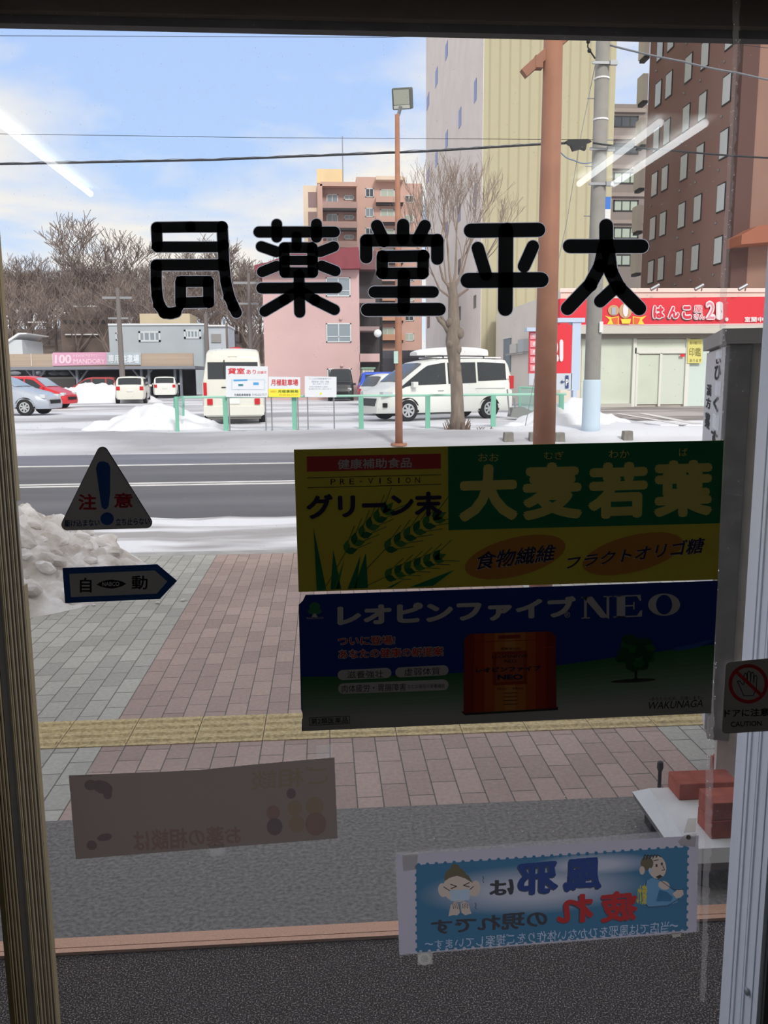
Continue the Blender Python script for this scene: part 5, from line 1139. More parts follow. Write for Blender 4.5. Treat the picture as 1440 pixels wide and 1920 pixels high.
# ------------------------------------------------------------------ buildings
def wallmat(n, c, **k): return pm(n, c, 0.85, ns=k.pop('ns', 0.6), na=k.pop('na', 0.04), **k)
FRM = pm('window_frame_white', (206, 212, 216), 0.5); FRD = pm('window_frame_dark', (44, 42, 44), 0.5)
GP1 = pm('pane_grey', (138, 150, 160), 0.15, spec=0.6); GP2 = pm('pane_sky', (176, 196, 222), 0.1, spec=0.7); GP3 = pm('pane_dark', (70, 78, 86), 0.12, spec=0.6); GP4 = pm('pane_green', (176, 190, 178), 0.4)
def window(parent, px0, py0, px1, py1, Y, frame=FRM, pane=GP1, n=2, t_=0.07, name='window', bar=False):
    a, b_ = YP(px0, (py0+py1)/2, Y), YP(px1, (py0+py1)/2, Y); z1, z0 = YP((px0+px1)/2, py0, Y).z, YP((px0+px1)/2, py1, Y).z
    m = MB(); x0, x1 = a.x, b_.x
    m.box(x0, x1, Y-0.06, Y, z0, z0+t_, frame).box(x0, x1, Y-0.06, Y, z1-t_, z1, frame).box(x0, x0+t_, Y-0.06, Y, z0, z1, frame).box(x1-t_, x1, Y-0.06, Y, z0, z1, frame)
    for k in range(1, n): x = x0+(x1-x0)*k/n; m.box(x-t_*0.4, x+t_*0.4, Y-0.055, Y, z0, z1, frame)
    if bar: m.box(x0, x1, Y-0.055, Y, z0+(z1-z0)*0.28, z0+(z1-z0)*0.28+0.05, frame)
    o = m.build(name, parent, world=True)
    g = MB().box(x0+t_, x1-t_, Y-0.03, Y-0.01, z0+t_, z1-t_, pane); gl = g.build('pane', None, world=True, origin=(0, 0, 0)); gl.parent = o; gl.location = -Vector(parent.location)+Vector(parent.location)
    # pane verts are world coordinates: bring them into the window's frame
    for v in gl.data.vertices: v.co -= Vector(parent.location)
    gl.location = (0, 0, 0)
    return o
def building(name, px0, px1, ptop, Y, dep, mat, label, zb=0.0, cat='building'):
    a = YP(px0, 700, Y); b_ = YP(px1, 700, Y); t = thing(name, ((a.x+b_.x)/2, Y+dep/2, zb), label, cat)
    return t
def part(parent, name, px0, py0, px1, py1, Y, dep, mat, f=0.0, zb=0.0, b=0.0):
    m = MB(); bx(m, px0, py0, px1, py1, Y, dep, mat, zb, f); o = m.build(name, parent, world=True)
    if b: bev(o, b)
    return o

# pink house
PK = wallmat('pink_render', (204, 172, 172), ns=0.4); PKD = pm('maroon_roof', (132, 62, 72), 0.7, ns=1.5, na=0.12); SHD = pm('dark_recess', (70, 66, 68), 0.9)  # SHD: near-black paints the shade in recesses and under balconies
Y = 54.0; t = building('pink_house', 490, 715, 465, Y, 9, PK, 'pink three-storey house with a maroon roof band, behind the boards on the railing')
part(t, 'wall', 491, 499, 673, None, Y, 9, PK)
m = MB(); P = [YP(x, y, Y-0.7) for x, y in ((477, 497), (500, 492), (560, 470), (672, 463), (676, 503), (477, 507))]; n_ = len(P)
m.add(P+[p_+Vector((0, 9.8, 0)) for p_ in P], [list(range(n_)), list(range(2*n_-1, n_-1, -1))]+[(i, (i+1) % n_, n_+(i+1) % n_, n_+i) for i in range(n_)], PKD); m.build('roof_band', t, world=True)
part(t, 'upper_block', 673, 470, 706, 505, Y, 5, pm('maroon_grey', (120, 86, 90), 0.8), -1)
part(t, 'stair_recess', 673, 505, 716, None, Y+2.2, 6, SHD)
for y0, y1 in ((560, 566), (612, 618), (663, 678)): part(t, 'balcony_parapet', 674, y0, 716 if y0 > 600 else 704, y1+ (0 if y0 > 650 else 2), Y, 2.2, PK if y0 > 650 else pm('balcony_grey', (150, 130, 130)))
for y0 in (596, 648): 
    m = MB(); 
    for k in range(9): x = YP(676+3.3*k, 600, Y).x; m.box(x-.015, x+.015, Y+.1, Y+.14, YP(700, y0+16, Y).z, YP(700, y0, Y).z, BLACK)
    m.build('balcony_railing', t, world=True)
window(t, 611, 520, 657, 556, Y, n=2, bar=True); window(t, 611.5, 606, 658.5, 642, Y, n=2, bar=True)
window(t, 614, 691, 660, 752, Y, pane=GP3, n=1, name='garage_opening')
m = MB()
for k in range(9): x = YP(619+4.6*k, 700, Y).x; m.box(x-.03, x+.03, Y-.09, Y-.07, YP(640, 704, Y).z, YP(640, 694, Y).z, FRM)
m.build('opening_grille', t, world=True)
for y in (598, 686): q = YP(639 if y < 650 else 641, y, Y); m = MB().sphere((q.x, Y-0.08, q.z), 0.1, PK, 6); m.build('vent_cap', t, world=True)
Y = 51.5; q = YP(715, 700, Y); t = thing('light_pole', (q.x, Y, LZ), 'black pole with a round white globe, at the corner of the pink house', 'pole')
MB().tube([(q.x, Y, LZ), (q.x, Y, YP(716, 556, Y).z)], 0.09, BLACK, 8).build('pole', t, world=True)
g_ = YP(708.5, 625, Y); MB().sphere(g_, 0.24, pm('globe_white', (232, 236, 240), 0.3), 10).build('globe', t, world=True, smooth=True); MB().tube([g_, (q.x, Y, g_.z)], 0.03, BLACK, 6).build('arm', t, world=True)
# shed
Y = 50; t = building('shed', 679, 703, 690, Y, 2.5, WHITE, 'small pale shed with a green edged roof beside the pink house', cat='shed', zb=LZ)
part(t, 'wall', 680, 692, 701, None, Y, 2.5, pm('shed_pale', (200, 200, 184)), zb=LZ); part(t, 'roof', 678, 688.5, 704, 692, Y, 2.7, pm('shed_green', (120, 150, 130)), 0.1)
m = MB()
for k in range(1, 4): x = YP(680+5.2*k, 700, Y).x; m.box(x-.01, x+.01, Y-.02, Y, LZ, YP(690, 692, Y).z, METAL)
m.build('door_seams', t, world=True)
# dark grey fence behind
Y = 64; t = building('sheet_fence', 716, 800, 655, Y, .2, WHITE, 'dark grey sheet fence with a stepped top, behind the blue car', cat='fence')
part(t, 'panel', 716, 657, 797, 704, Y, .15, pm('fence_dark', (112, 112, 122), 0.8, ns=2, na=0.08, stretch=(6, 1, 1))); part(t, 'panel', 716, 672, 797, None, Y-.4, .15, pm('fence_darker', (84, 82, 90), 0.8, ns=2, na=0.08, stretch=(6, 1, 1)))

# apartment block
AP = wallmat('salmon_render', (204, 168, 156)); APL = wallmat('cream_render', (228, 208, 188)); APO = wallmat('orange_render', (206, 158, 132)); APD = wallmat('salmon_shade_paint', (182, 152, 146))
Y = 108.0; t = building('apartment_block', 568, 796, 318, Y, 14, AP, 'salmon apartment block with stacked balconies and a roof box, behind the pink house')
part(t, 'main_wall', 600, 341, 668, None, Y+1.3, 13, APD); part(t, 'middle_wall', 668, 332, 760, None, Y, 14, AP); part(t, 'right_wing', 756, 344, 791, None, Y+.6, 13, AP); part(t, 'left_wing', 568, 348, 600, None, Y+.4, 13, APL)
part(t, 'roof_box', 594, 317, 642, 343, Y+3, 6, wallmat('roof_box_paint', (226, 202, 160))); part(t, 'roof_canopy', 705, 330, 757, 337, Y, 1.4, APL, 1.2)
part(t, 'roof_edge', 600, 341, 670, 349, Y, 1.3, AP, 0.1); part(t, 'side_pier', 595, 345, 604, None, Y, 1.4, AP, 0.1)
for k in range(8):
    d = 37*k
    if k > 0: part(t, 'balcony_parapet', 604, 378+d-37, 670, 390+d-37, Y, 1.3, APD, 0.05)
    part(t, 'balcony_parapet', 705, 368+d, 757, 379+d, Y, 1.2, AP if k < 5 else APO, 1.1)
    part(t, 'balcony_soffit_shade', 706, 379+d, 756, 383.5+d, Y, 1.0, SHD, 0.9); part(t, 'balcony_soffit_shade', 605, 390+d, 669, 394.5+d, Y, 1.0, SHD, 0.02)
    window(t, 612, 364+d, 634, 389+d, Y+1.28, pane=GP1, n=2, t_=0.12); window(t, 645, 366+d, 664, 375+d, Y+1.28, pane=GP1, n=2, t_=0.1)
    window(t, 685, 353+d, 701, 370+d, Y, pane=GP3 if k % 2 == 0 else GP1, n=2, t_=0.1); window(t, 713, 355+d, 740, 380+d, Y, pane=GP4, n=2, t_=0.12)
    window(t, 758, 366+d, 776, 380+d, Y+.58, pane=GP4 if k % 2 else GP3, n=2, t_=0.1)
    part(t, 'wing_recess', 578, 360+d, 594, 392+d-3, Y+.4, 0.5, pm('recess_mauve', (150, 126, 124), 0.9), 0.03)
MB().tube([YP(643, 342, Y+4), YP(642, 255, Y+4)], 0.07, METAL, 5).build('antenna', t, world=True)

# beige tower: two aligned faces
def rib_mat(name, c1, c2, sc):
    if name in _m: return _m[name]
    m = bpy.data.materials.new(name); m.use_nodes = True; T = m.node_tree; b = T.nodes['Principled BSDF']; b.inputs['Roughness'].default_value = 0.8
    tcn = T.nodes.new('ShaderNodeTexCoord'); w = T.nodes.new('ShaderNodeTexWave'); w.bands_direction = 'X'; w.inputs['Scale'].default_value = sc; w.inputs['Distortion'].default_value = 0.0
    r = T.nodes.new('ShaderNodeValToRGB'); r.color_ramp.elements[0].color = L(c1); r.color_ramp.elements[1].color = L(c2); r.color_ramp.elements[0].position = 0.02; r.color_ramp.elements[1].position = 0.2
    T.links.new(tcn.outputs['Object'], w.inputs[0]); T.links.new(w.outputs[1], r.inputs[0]); T.links.new(r.outputs[0], b.inputs['Base Color']); _m[name] = m; return m
TW = rib_mat('tower_beige', (164, 157, 130), (178, 171, 144), 0.55)
Y = 50.0; cx_ = YP(905, 300, Y).x; rx_ = YP(1149, 300, Y).x
t = thing('beige_tower', ((cx_+rx_)/2, Y+12, 0), 'tall beige ribbed tower with slit windows on its left side', 'building')
yb = Y
d_ = ray(799, 300); yb = cx_/d_.x*d_.y
MB().box(cx_+0.01, rx_, Y, yb, 0, 46, TW).build('wall', t, world=True); MB().box(cx_-0.015, cx_+0.012, Y, yb, 0, 46, wallmat('tower_side_paint', (232, 222, 216))).build('side_cladding', t, world=True)
SLT = pm('slit_window', (128, 132, 176), 0.3)
for px, py, h in ((838, 95, 28), (819, 145, 30), (892, 170, 40), (863, 221, 34), (838, 262, 30), (819, 298, 26), (892, 365, 38), (862, 400, 30), (838, 430, 26), (892, 468, 30), (862, 500, 28), (803, 190, 24), (803, 330, 24), (891, 566, 24), (862, 588, 26), (826, 588, 26), (804, 600, 30)):
    a, b_ = XP(px-2.2, py, cx_), XP(px+2.2, py, cx_); z1, z0 = XP(px, py-h/2, cx_).z, XP(px, py+h/2, cx_).z
    MB().box(cx_-0.04, cx_+0.02, b_.y, a.y, z0, z1, SLT if py < 480 else GP3).build('slit_window', t, world=True)
# grey office behind
Y = 92.0; t = building('grey_office', 1140, 1216, 195, Y, 10, WHITE, 'grey-brown office block with window bands, between the tower and the brown hotel')
OF = wallmat('office_grey', (142, 132, 128)); part(t, 'wall', 1128, 195, 1225, None, Y, 10, OF)
for k, y in enumerate((217, 268, 323, 375, 426, 477)):
    part(t, 'floor_band', 1140, y-14, 1212, y-7, Y, 0.3, wallmat('office_band', (160, 148, 142)), 0.25)
    window(t, 1150, y, 1197, y+22, Y, FRD, GP4 if k > 1 else GP3, n=3, t_=0.14)

# brown hotel: long side parallel to the line of sight
HX = 23.617; HB = pm('hotel_brick', (158, 124, 120), 0.85, ns=0.35, na=0.07, bump=0.05, stretch=(1, 1, 0.4)); HB2 = pm('hotel_front', (142, 110, 98), 0.85, ns=0.5, na=0.05)
y0_, y1_ = 48.6, 62.9; t = thing('brown_hotel', (HX+8, 55, 0), 'tall brown hotel with rows of small bright windows along its left side', 'building')
MB().box(HX, HX+18, y0_, y1_, 0, 36, HB).build('wall', t, world=True)
MB().box(HX+0.6, HX+18, y0_-0.3, y0_, 0, 36, HB2).build('front_wall', t, world=True)
MB().box(HX-0.25, HX+0.7, y0_-0.35, y0_+0.35, 0, 36, pm('hotel_pier', (92, 66, 62), 0.85)).build('corner_pier', t, world=True)
zr = 17.875; win0 = None
cols_ = ((60.4, 61.5), (58.65, 59.6), (55.5, 56.55), (53.1, 54.2), (49.95, 51.0))
for k in range(-4, 5):
    for ci, (ya, yb_) in enumerate(cols_):
        zc = zr+3.0*k
        if zc < 6.5 and ci < 2: continue
        if win0 is None:
            m = MB(); m.box(-0.05, 0.0, -0.55, 0.55, -0.82, 0.82, FRD); f0 = m.build('window', t); f0.location = Vector((HX, (ya+yb_)/2, zc))-Vector(t.location)
            g0 = MB().box(-0.07, -0.05, -0.47, 0.47, -0.74, 0.74, pm('pane_sky_sheen', (222, 232, 246), 0.15, spec=0.7)).build('pane', f0); win0 = f0  # pale pane colour stands for the bright sky it would reflect
        else:
            c_ = win0.copy(); COL.objects.link(c_); c_.parent = t; c_.location = Vector((HX, (ya+yb_)/2, zc+0.0))-Vector(t.location)
            g_ = g0.copy(); COL.objects.link(g_); g_.parent = c_
        if k < 4:
            if ci in (0, 2, 3, 4):
                yy = yb_-0.1 if ci else ya+0.4
                MB().sphere((HX-0.05, (ya+yb_)/2+0.5, zc-1.35), 0.09, METAL, 4).build('vent_cap', t, world=True)
for k in range(-3, 5):
    z = zr+3.0*k+0.4; MB().box(HX-0.42, HX-0.02, 62.95, 64.1, z-0.2, z+1.6, wallmat('balcony_panel', (236, 230, 226))).box(HX-0.36, HX, 62.95, 64, z-0.4, z-0.2, SHD).build('side_balcony', t, world=True)
q = YP(1400, 455, 46.0); MB().prism([(q.x, q.z), (q.x, q.z+0.5), (q.x+0.9, q.z+1.0), (q.x+3.5, q.z+1.2), (q.x+3.5, q.z+0.3)], 'y', 46.6, 48.4, pm('orange_canopy', (152, 92, 70), 0.7)).build('canopy', t, world=True)

# white corner shop with the red sign
Y = 36.0; SW_ = wallmat('shop_white', (224, 216, 206), ns=0.5, na=0.04); SHW = pm('shop_trim_white', (226, 226, 220), 0.6); SR = pm('sign_red', (222, 46, 62), 0.5)
xl = YP(1050, 600, Y).x; zt = YP(1240, 545, Y).z; t = thing('corner_shop', (xl+5, Y+6, 0.2), 'white single-storey shop with a long red fascia sign', 'shop')
MB().box(xl, xl+14, Y, Y+13.5, 0, zt, SW_).build('wall', t, world=True)
MB().box(xl-0.05, xl+14, Y-0.06, Y+0.0, YP(1240, 548, Y).z, zt+0.1, wallmat('parapet_pale', (226, 220, 212))).build('parapet', t, world=True)
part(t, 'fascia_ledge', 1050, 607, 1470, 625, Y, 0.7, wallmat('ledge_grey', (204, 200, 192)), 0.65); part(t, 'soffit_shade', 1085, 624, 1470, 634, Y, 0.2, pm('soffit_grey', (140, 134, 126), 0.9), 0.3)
s = Sheet(Y-0.66, step=0.02)
s.slab([(1050, 560), (1470, 556), (1470, 606), (1050, 609)], SR, 0.5, 0); s.slab([(1050, 609), (1470, 606), (1470, 608.5), (1050, 611)], pm('sign_pink_edge', (240, 190, 196)), 0.5, 0)
SPW = pm('shop_sign_white', (240, 226, 232), 0.5); SGR = pm('shop_sign_shadow', (90, 60, 64), 0.6)
for st, q in (('は', (1222, 572, 1246, 599)), ('ん', (1250, 573, 1274, 599)), ('こ', (1277, 572, 1297, 600)), ('屋', (1299, 572, 1317, 587)), ('さん', (1299, 587, 1322, 600))):
    e = 2.2 if st not in ('屋', 'さん') else 1.4
    s.text(st, (q[0]-0.8, q[1]+1.6, q[2]-0.8, q[3]+1.6), SGR, 1, 0.13)
    s.text(st, q, SPW, 2, 0.16)
    s.text(st, (q[0]+e, q[1]+e, q[2]-e, q[3]-e), pm('shop_sign_red', (216, 40, 66), 0.5), 3, 0.055 if st not in ('屋', 'さん') else 0.0)
s.text('2', (1321, 564, 1340, 600), SPW, 4, 0.09); s.text('1', (1341, 566, 1354, 600), SPW, 4, 0.09); s.text('2', (1323, 567, 1338, 598), pm('numeral_outline', (220, 140, 160)), 5, 0.0); s.ell(1361, 599, 3.2, 3.6, SPW, 4, n=12)
s.text('室蘭中', (1395, 594, 1430, 604), SPW, 2, 0.03)
YB = pm('burst_yellow', (238, 214, 70), 0.5); OB = pm('burst_orange', (226, 96, 60), 0.5); TN = pm('badge_tan', (200, 160, 120), 0.5)
s.poly([(1134, 592), (1146, 595), (1160, 593), (1160, 608), (1138, 608), (1143, 600)], YB, 1); s.poly([(1146, 597), (1158, 595), (1158, 607), (1150, 607)], OB, 2)
s.poly([(1212, 592), (1200, 595), (1186, 593), (1186, 608), (1208, 608), (1203, 600)], YB, 1); s.poly([(1200, 597), (1188, 595), (1188, 607), (1196, 607)], OB, 2)
s.ell(1150, 582, 10.5, 10, TN, 2); s.poly([(1146, 577), (1154, 577), (1154, 590), (1146, 590)], pm('badge_grey', (170, 176, 190)), 3); s.ell(1172, 583, 12, 14, TN, 2); s.ell(1172, 582, 5, 12, SPW, 3); s.poly([(1163, 598), (1182, 598), (1180, 607), (1165, 607)], YB, 4)
o = s.build('fascia_sign', None, None); o.parent = t; o.location = Vector(o.location)-Vector(t.location)
# shopfront glazing (blinds behind): frames and pale panes
BLD = pm('blind_pale', (206, 214, 200), 0.5, spec=0.5, ns=0.8, na=0.05)
part(t, 'shopfront_panel', 1090, 634, 1186, 762, Y, .05, BLD, 0.04, zb=LZ)
part(t, 'shopfront_panel', 1292, 634, 1470, 762, Y, .05, pm('blind_bluish', (208, 222, 218), 0.5), 0.04, zb=LZ)
part(t, 'door_leaf', 1193, 665, 1236, 758, Y, .05, BLD, 0.08, zb=LZ); part(t, 'door_leaf', 1240, 664, 1285, 758, Y, .05, pm('door_blind', (208, 216, 206), 0.5), 0.08, zb=LZ); part(t, 'transom', 1192, 636, 1286, 652, Y, .05, BLD, 0.08, zb=LZ)
for a, b_, c_, d_ in ((1186, 634, 1192, 764), (1285, 634, 1292, 762), (1236, 662, 1240, 762), (1191, 652, 1286, 663), (1192, 662, 1196, 762)): part(t, 'frame_bar', a, b_, c_, d_, Y, .1, SHW, 0.16)
part(t, 'plinth', 1062, 757, 1184, 772, Y, .3, wallmat('plinth_grey', (190, 188, 182)), 0.2); part(t, 'door_step', 1182, 765, 1302, 772, Y, .8, CONC, 0.7)
part(t, 'plinth', 1302, 762, 1470, 772, Y, .3, wallmat('plinth_grey', (0, 0, 0)), 0.2)
s = Sheet(Y-0.2, step=0.01); s.slab([(1290.5, 636), (1317, 636), (1316, 681), (1289, 681)], pm('seal_sign_yellow', (226, 218, 130), 0.6), 0.05)
s.text('印鑑', (1292, 652, 1314, 668), pm('seal_sign_print', (120, 112, 60), 0.6), 1, 0.0); s.text('実印銀行印', (1293, 640, 1315, 646), pm('seal_sign_print', (0, 0, 0)), 1); s.text('あります', (1293, 673, 1315, 679), pm('seal_sign_print', (0, 0, 0)), 1)
o = s.build('yellow_notice'); o.parent = t; o.location = Vector(o.location)-Vector(t.location)
part(t, 'red_plate', 1276, 664, 1284, 669, Y, .02, SR, 0.2)
for px in (1232, 1315, 1397):
    a = YP(px, 545, Y-0.3); m = MB(); m.tube([a, YP(px+2, 535, Y-0.9)], 0.03, METAL, 6); m.tube([YP(px-12, 543, Y-1.0), YP(px+4, 534, Y-1.0)], 0.07, METAL, 8); m.build('spot_lamp', t, world=True)
# side wall fittings (plane X = xl)
def sbox(px0, py0, px1, py1, th_, mat, name):
    a, b_ = XP(px0, py0, xl), XP(px1, py1, xl); z1 = XP((px0+px1)/2, py0, xl).z; z0 = XP((px0+px1)/2, py1, xl).z
    return MB().box(xl-th_, xl, min(a.y, b_.y), max(a.y, b_.y), z0, z1, mat).build(name, t, world=True)
sbox(946, 634, 958, 697, 0.06, pm('side_shutter', (128, 140, 148), 0.6), 'side_window'); sbox(944, 632, 960, 635, 0.1, SHW, 'window_ledge')
sbox(968, 645, 980, 662, 0.35, pm('ac_white', (206, 204, 198), 0.6), 'air_conditioner'); sbox(982, 636, 992, 660, 0.3, pm('ac_grey', (180, 186, 190), 0.6), 'air_conditioner'); sbox(958, 662, 992, 665, 0.3, CONC, 'shelf_ledge')
# pylon sign
Y = 31.0; PB_ = pm('pylon_blue', (190, 206, 230), 0.5)
q = YP(1060, 780, Y); t = thing('pylon_sign', (q.x, Y, LZ), 'freestanding sign with pale blue frame and red panels, behind the thick salmon post', 'sign')
part(t, 'top_beam', 1040, 596, 1097, 604, Y, .5, PB_, 0.05); part(t, 'side_post', 1072, 604, 1088, 732, Y, .45, PB_); part(t, 'leg', 1074, 732, 1081, 790, Y, .3, PB_, zb=0.1)
part(t, 'panel', 1030, 609, 1072, 700, Y, .2, SR, 0); part(t, 'lower_panel', 1036, 700, 1072, 731, Y, .2, pm('panel_pale', (200, 208, 218), 0.6), 0.0)
part(t, 'left_beam', 988, 614, 1040, 621, Y, .4, PB_, 0.5); part(t, 'side_panel', 992, 621, 1030, 700, Y, .1, pm('menu_red', (214, 76, 90), 0.6), 0.3); part(t, 'side_foot', 992, 700, 1030, 722, Y, .1, pm('menu_pale', (196, 200, 210), 0.6), 0.3)
part(t, 'leg', 1040, 731, 1050, 790, Y, .2, pm('leg_tan', (190, 180, 166), 0.7), 0, zb=0.1)
s = Sheet(Y-0.32, step=0.01)
for k in range(5): s.poly([(994, 624+15*k), (1008, 624+15*k), (1008, 636+15*k), (994, 636+15*k)], pm('menu_tile', (232, 150, 160)), 1); s.text(('印', '名', '判', '札', '紙')[k], (998, 626+15*k, 1004, 634+15*k), SPW, 2, 0.03)
o = s.build('menu_tiles'); o.parent = t; o.location = Vector(o.location)-Vector(t.location)
s = Sheet(Y-0.03, step=0.01); s.text('21', (1032, 636, 1056, 678), SPW, 1, 0.10); s.poly([(1060, 704), (1066, 704), (1066, 728), (1060, 728)], SNAVY, 1); s.text('P', (1060.5, 711, 1065.5, 723), WHITE, 2, 0.03); s.stroke([(1053, 716), (1058, 716)], 1.0, SNAVY, 1); s.poly([(1050.5, 716), (1054.5, 712), (1054.5, 720)], SNAVY, 1)
o = s.build('panel_lettering'); o.parent = t; o.location = Vector(o.location)-Vector(t.location)

# blue-grey hall and its neighbours on the left
Y = 76.0; t = building('blue_grey_hall', 203, 385, 608, Y, 9, WHITE, 'low blue-grey building with small white windows above the parking roof')
HG = wallmat('hall_blue_grey', (176, 184, 190)); part(t, 'wall', 203, 608.5, 385, None, Y, 9, HG); part(t, 'roof_edge', 202, 606.5, 386, 610, Y, 9.2, pm('roof_snow_edge', (220, 224, 228)), 0.1)
part(t, 'annex', 384, 611, 428, None, Y-1, 5, wallmat('annex_pale', (188, 196, 206))); part(t, 'annex_opening', 396, 626, 414, 642, Y-1, .2, pm('annex_wall', (150, 150, 148)), 0.1); part(t, 'annex_roof', 384, 609, 429, 612, Y-1, 5, WHITE, 0.2)
window(t, 217, 624, 229, 638, Y, n=1, t_=0.1); window(t, 260, 621, 301, 641, Y, n=4, t_=0.16); window(t, 345, 618, 377, 635, Y, n=5, t_=0.16)
m = MB(); m.add([YP(x, y, Y-3) for x, y in ((428, 661), (430, 652), (446, 650), (456, 654), (455, 661))], [(0, 1, 2, 3, 4)], BR_); q = m.build('awning', t, world=True); so = q.modifiers.new('s', 'SOLIDIFY'); so.thickness = 1.2
part(t, 'upper_storey', 262, 588, 356, 608, Y+9.5, 5, wallmat('upper_cream', (190, 176, 150)))
Y = 84; t = building('gabled_house', 18, 46, 625, Y, 6, WHITE, 'small white gabled house at the far left, above the parking roof', cat='house')
part(t, 'wall', 10, 637, 41, None, Y, 6, wallmat('house_white', (206, 210, 214)))
m = MB(); P = [YP(x, y, Y-.3) for x, y in ((10, 640), (34, 624), (50, 624), (50, 626), (36, 627), (12, 643))]; n_ = len(P); m.add(P+[p_+Vector((0, 6.5, 0)) for p_ in P], [list(range(n_)), list(range(2*n_-1, n_-1, -1))]+[(i, (i+1) % n_, n_+(i+1) % n_, n_+i) for i in range(n_)], WHITE); m.build('roof', t, world=True)
# parking roof with banners
Y = 63.0; t = building('parking_shelter', 20, 352, 661, Y, 8, WHITE, 'long covered parking with tan fascia and a pink banner', cat='shelter')
TAN = pm('fascia_tan', (176, 158, 142), 0.8, ns=1.2, na=0.08, stretch=(0.1, 1, 6)); part(t, 'fascia', 14, 663, 362, 687, Y, .3, TAN)
part(t, 'roof_slab', 14, 687, 366, 692.5, Y, 9, pm('shelter_grey', (128, 132, 142), 0.7), 0.2); part(t, 'back_wall', 14, 693, 366, None, Y+8, .2, pm('shelter_shade', (26, 26, 32), 0.95), zb=0)  # near-black back wall puts the shelter's inner shade into its colour
for px in (58, 98): part(t, 'fascia_joint', px, 663, px+1.6, 687, Y, .1, pm('fascia_joint_pale', (206, 196, 188)), 0.06)
SP_ = pm('shelter_post', (126, 132, 144), 0.7)
for px in (60, 141, 262, 276, 325, 336): part(t, 'post', px, 692, px+4, None, Y, .35, SP_, -0.5, zb=0.1)
for px in (60, 141, 262):
    for sg in (-1, 1):
        x = YP(px+2, 700, Y).x; z = YP(px, 692.5, Y).z; MB().tube([(x, Y+.6, z-0.9), (x+sg*0.7, Y+.6, z)], 0.07, SP_, 5).build('brace', t, world=True)
part(t, 'low_wall', 66, 708, 141, 728, Y, .15, pm('low_wall_grey', (146, 142, 138), 0.8), -4); part(t, 'low_wall_cap', 66, 707, 141, 710, Y, .2, pm('low_wall_cap', (186, 182, 176)), -3.9)
for k, px in enumerate((28, 75, 102, 120)): 
    a = YP(px, 700, Y+7); MB().sphere((a.x, Y+7, a.z), 0.35, pm('far_car_glint', (120, 124, 130)), 5, (1.4, .5, .5)).build('car_glint', t, world=True)  # grey blobs stand for pale glints of cars inside the shelter
s = Sheet(Y-0.1, step=0.02)
s.slab([(99, 661), (200, 660.5), (200, 684), (99, 686)], pm('banner_pink', (214, 160, 188), 0.7), 0.04); s.slab([(200, 660.5), (264, 661), (264, 684), (200, 684)], pm('banner_grey', (176, 188, 198), 0.7), 0.04)
BPL = pm('banner_pale', (236, 206, 220), 0.7); s.text('100', (103, 665, 134, 682), BPL, 1, 0.04); s.text('100円均一', (138, 664, 196, 670), BPL, 1); s.text('MANDORY', (138, 673, 197, 682), BPL, 1, 0.02); s.text('専用駐車場', (203, 665, 261, 681), pm('banner_white', (230, 240, 246)), 1, 0.03)
o = s.build('banner'); o.parent = t; o.location = Vector(o.location)-Vector(t.location)
# poles beyond the car park
def farpole(px, ptop, pb, Y, label, cross=True, r=0.13, zb=LZ):
    a = YP(px, 700, Y); t = thing('utility_pole', (a.x, Y, zb), label, 'pole'); zt = YP(px, ptop, Y).z
    MB().tube([(a.x, Y, zb), (a.x, Y, zt)], [r*1.2, r*.8], pm('far_pole_grey', (120, 114, 112), 0.9), 8).build('shaft', t, world=True)
    if cross: MB().box(a.x-1.0, a.x+0.9, Y-.06, Y+.06, zt-.7, zt-.55, METAL).box(a.x-.7, a.x+.6, Y-.06, Y+.06, zt-2.0, zt-1.88, METAL).build('crossarm', t, world=True)
farpole(229, 540, 720, 58, 'tall grey pole in front of the pink and grey banners', True, 0.17); farpole(390, 588, 680, 60, 'pole behind the high-roofed van, right of the blue-grey building', False, 0.16)
farpole(472, 512, 700, 57, 'pole with crossarms between the wood and the pink house'); farpole(428, 605, 680, 62, 'short grey pole beside the pale annex', False, 0.1)

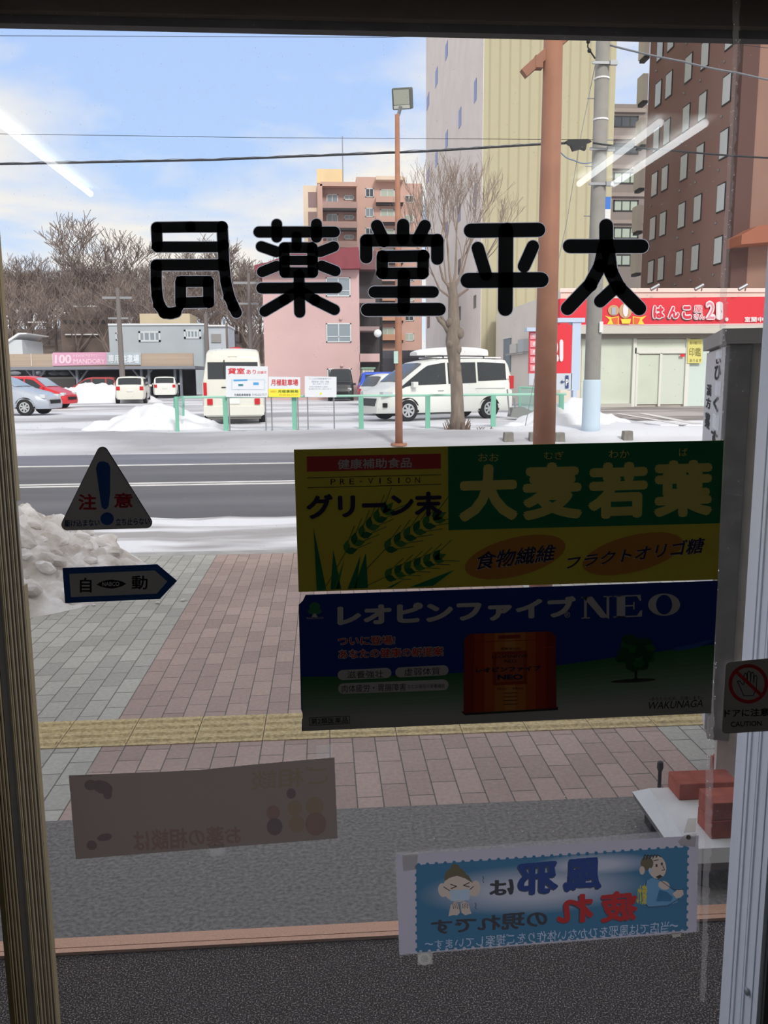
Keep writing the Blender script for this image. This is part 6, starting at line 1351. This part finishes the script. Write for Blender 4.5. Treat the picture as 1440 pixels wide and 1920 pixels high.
# wooded hill
HM = pm('winter_brush', (112, 98, 92), 0.95, ns=0.5, col2=(148, 134, 126), bump=0.6, detail=8)
def hh(x, y):
    v = max(0.0, min(1.0, (y-88)/36.0)); a = 1/(1+math.exp((x-6)/6.0)); return (8.5*v**0.9+0.7*fb(x, y, 0.08))*a+0.1
terrain('hill', -110, 40, 87, 190, 90, 50, hh, HM)
BT = pm('wood_bark', (104, 92, 86), 0.95); BT2 = pm('wood_twig', (132, 118, 112), 0.95)
protos = []
for k in range(5):
    rg = random.Random(20+k); mb = MB(); H = 4.2
    mb.tube([(0, 0, -0.6), (0, 0, H*0.35), (rg.uniform(-.2, .2), 0, H*0.7)], [0.24, 0.19, 0.14], BT, 6)
    tr = mb; cr_ = MB()
    for q in range(6): grow(cr_, (0, 0, H*(0.4+0.06*q)), Vector((rg.uniform(-1, 1), rg.uniform(-1, 1), rg.uniform(0.7, 1.5))).normalized(), 0.11, rg.uniform(1.9, 2.8), 4, BT2, 0.22, 0.62, 3, rg, 0.022, (2, 3))
    protos.append((tr, cr_, k))
made = []
rg = random.Random(77)
spots = []
for i in range(600):
    px = rg.uniform(-40, 500); yy = rg.uniform(92, 128); a = YP(px, 700, yy)
    if all((a.x-q[0])**2+(yy-q[1])**2 > 3.6**2 for q in spots) and len(spots) < 66: spots.append((a.x, yy, rg.uniform(0.8, 1.15)))
for px, sc in ((205, 1.75), (240, 1.5), (150, 1.25), (95, 1.0), (60, 1.2), (30, 1.2), (385, 1.5), (410, 1.3), (440, 1.3), (460, 1.2), (362, 1.1)): a = YP(px, 700, 112); spots.append((a.x, 112, sc))
for i, (x, y, sc) in enumerate(spots):
    k = i % 5
    if i < 5:
        tr, cr_, _ = protos[k]; t = thing('bare_tree', (x, y, hh(x, y)), 'leafless tree in the wood covering the hill behind the parking roof', 'tree', 'leafless trees on the wooded hill')
        tr.build('trunk', t); cr_.build('branches', t); made.append(t)
    else: t = copy_tree(made[k]); t.location = (x, y, hh(x, y))
    t.scale = (sc, sc, sc); t.rotation_euler.z = rg.uniform(0, 6)
# houses on the hill
Y = 98; t = building('hillside_house', 85, 240, 575, Y, 8, WHITE, 'dim brown terraced building among the trees on the hill', cat='house')
HBn = pm('hillside_brown', (112, 98, 92), 0.9, ns=0.5, na=0.2); part(t, 'wall', 112, 590, 205, None, Y, 8, HBn); part(t, 'wall', 135, 574, 190, 592, Y+3, 5, HBn)
for a, b_, y in ((52, 84, 603), (122, 186, 626), (138, 182, 573)): part(t, 'snowy_ledge', a, y, b_, y+2.2, Y, .6, WHITE, 0.4)
for k in range(7): part(t, 'dark_window', 118+12*k, 600, 125+12*k, 607, Y, .1, SHD, 0.05)
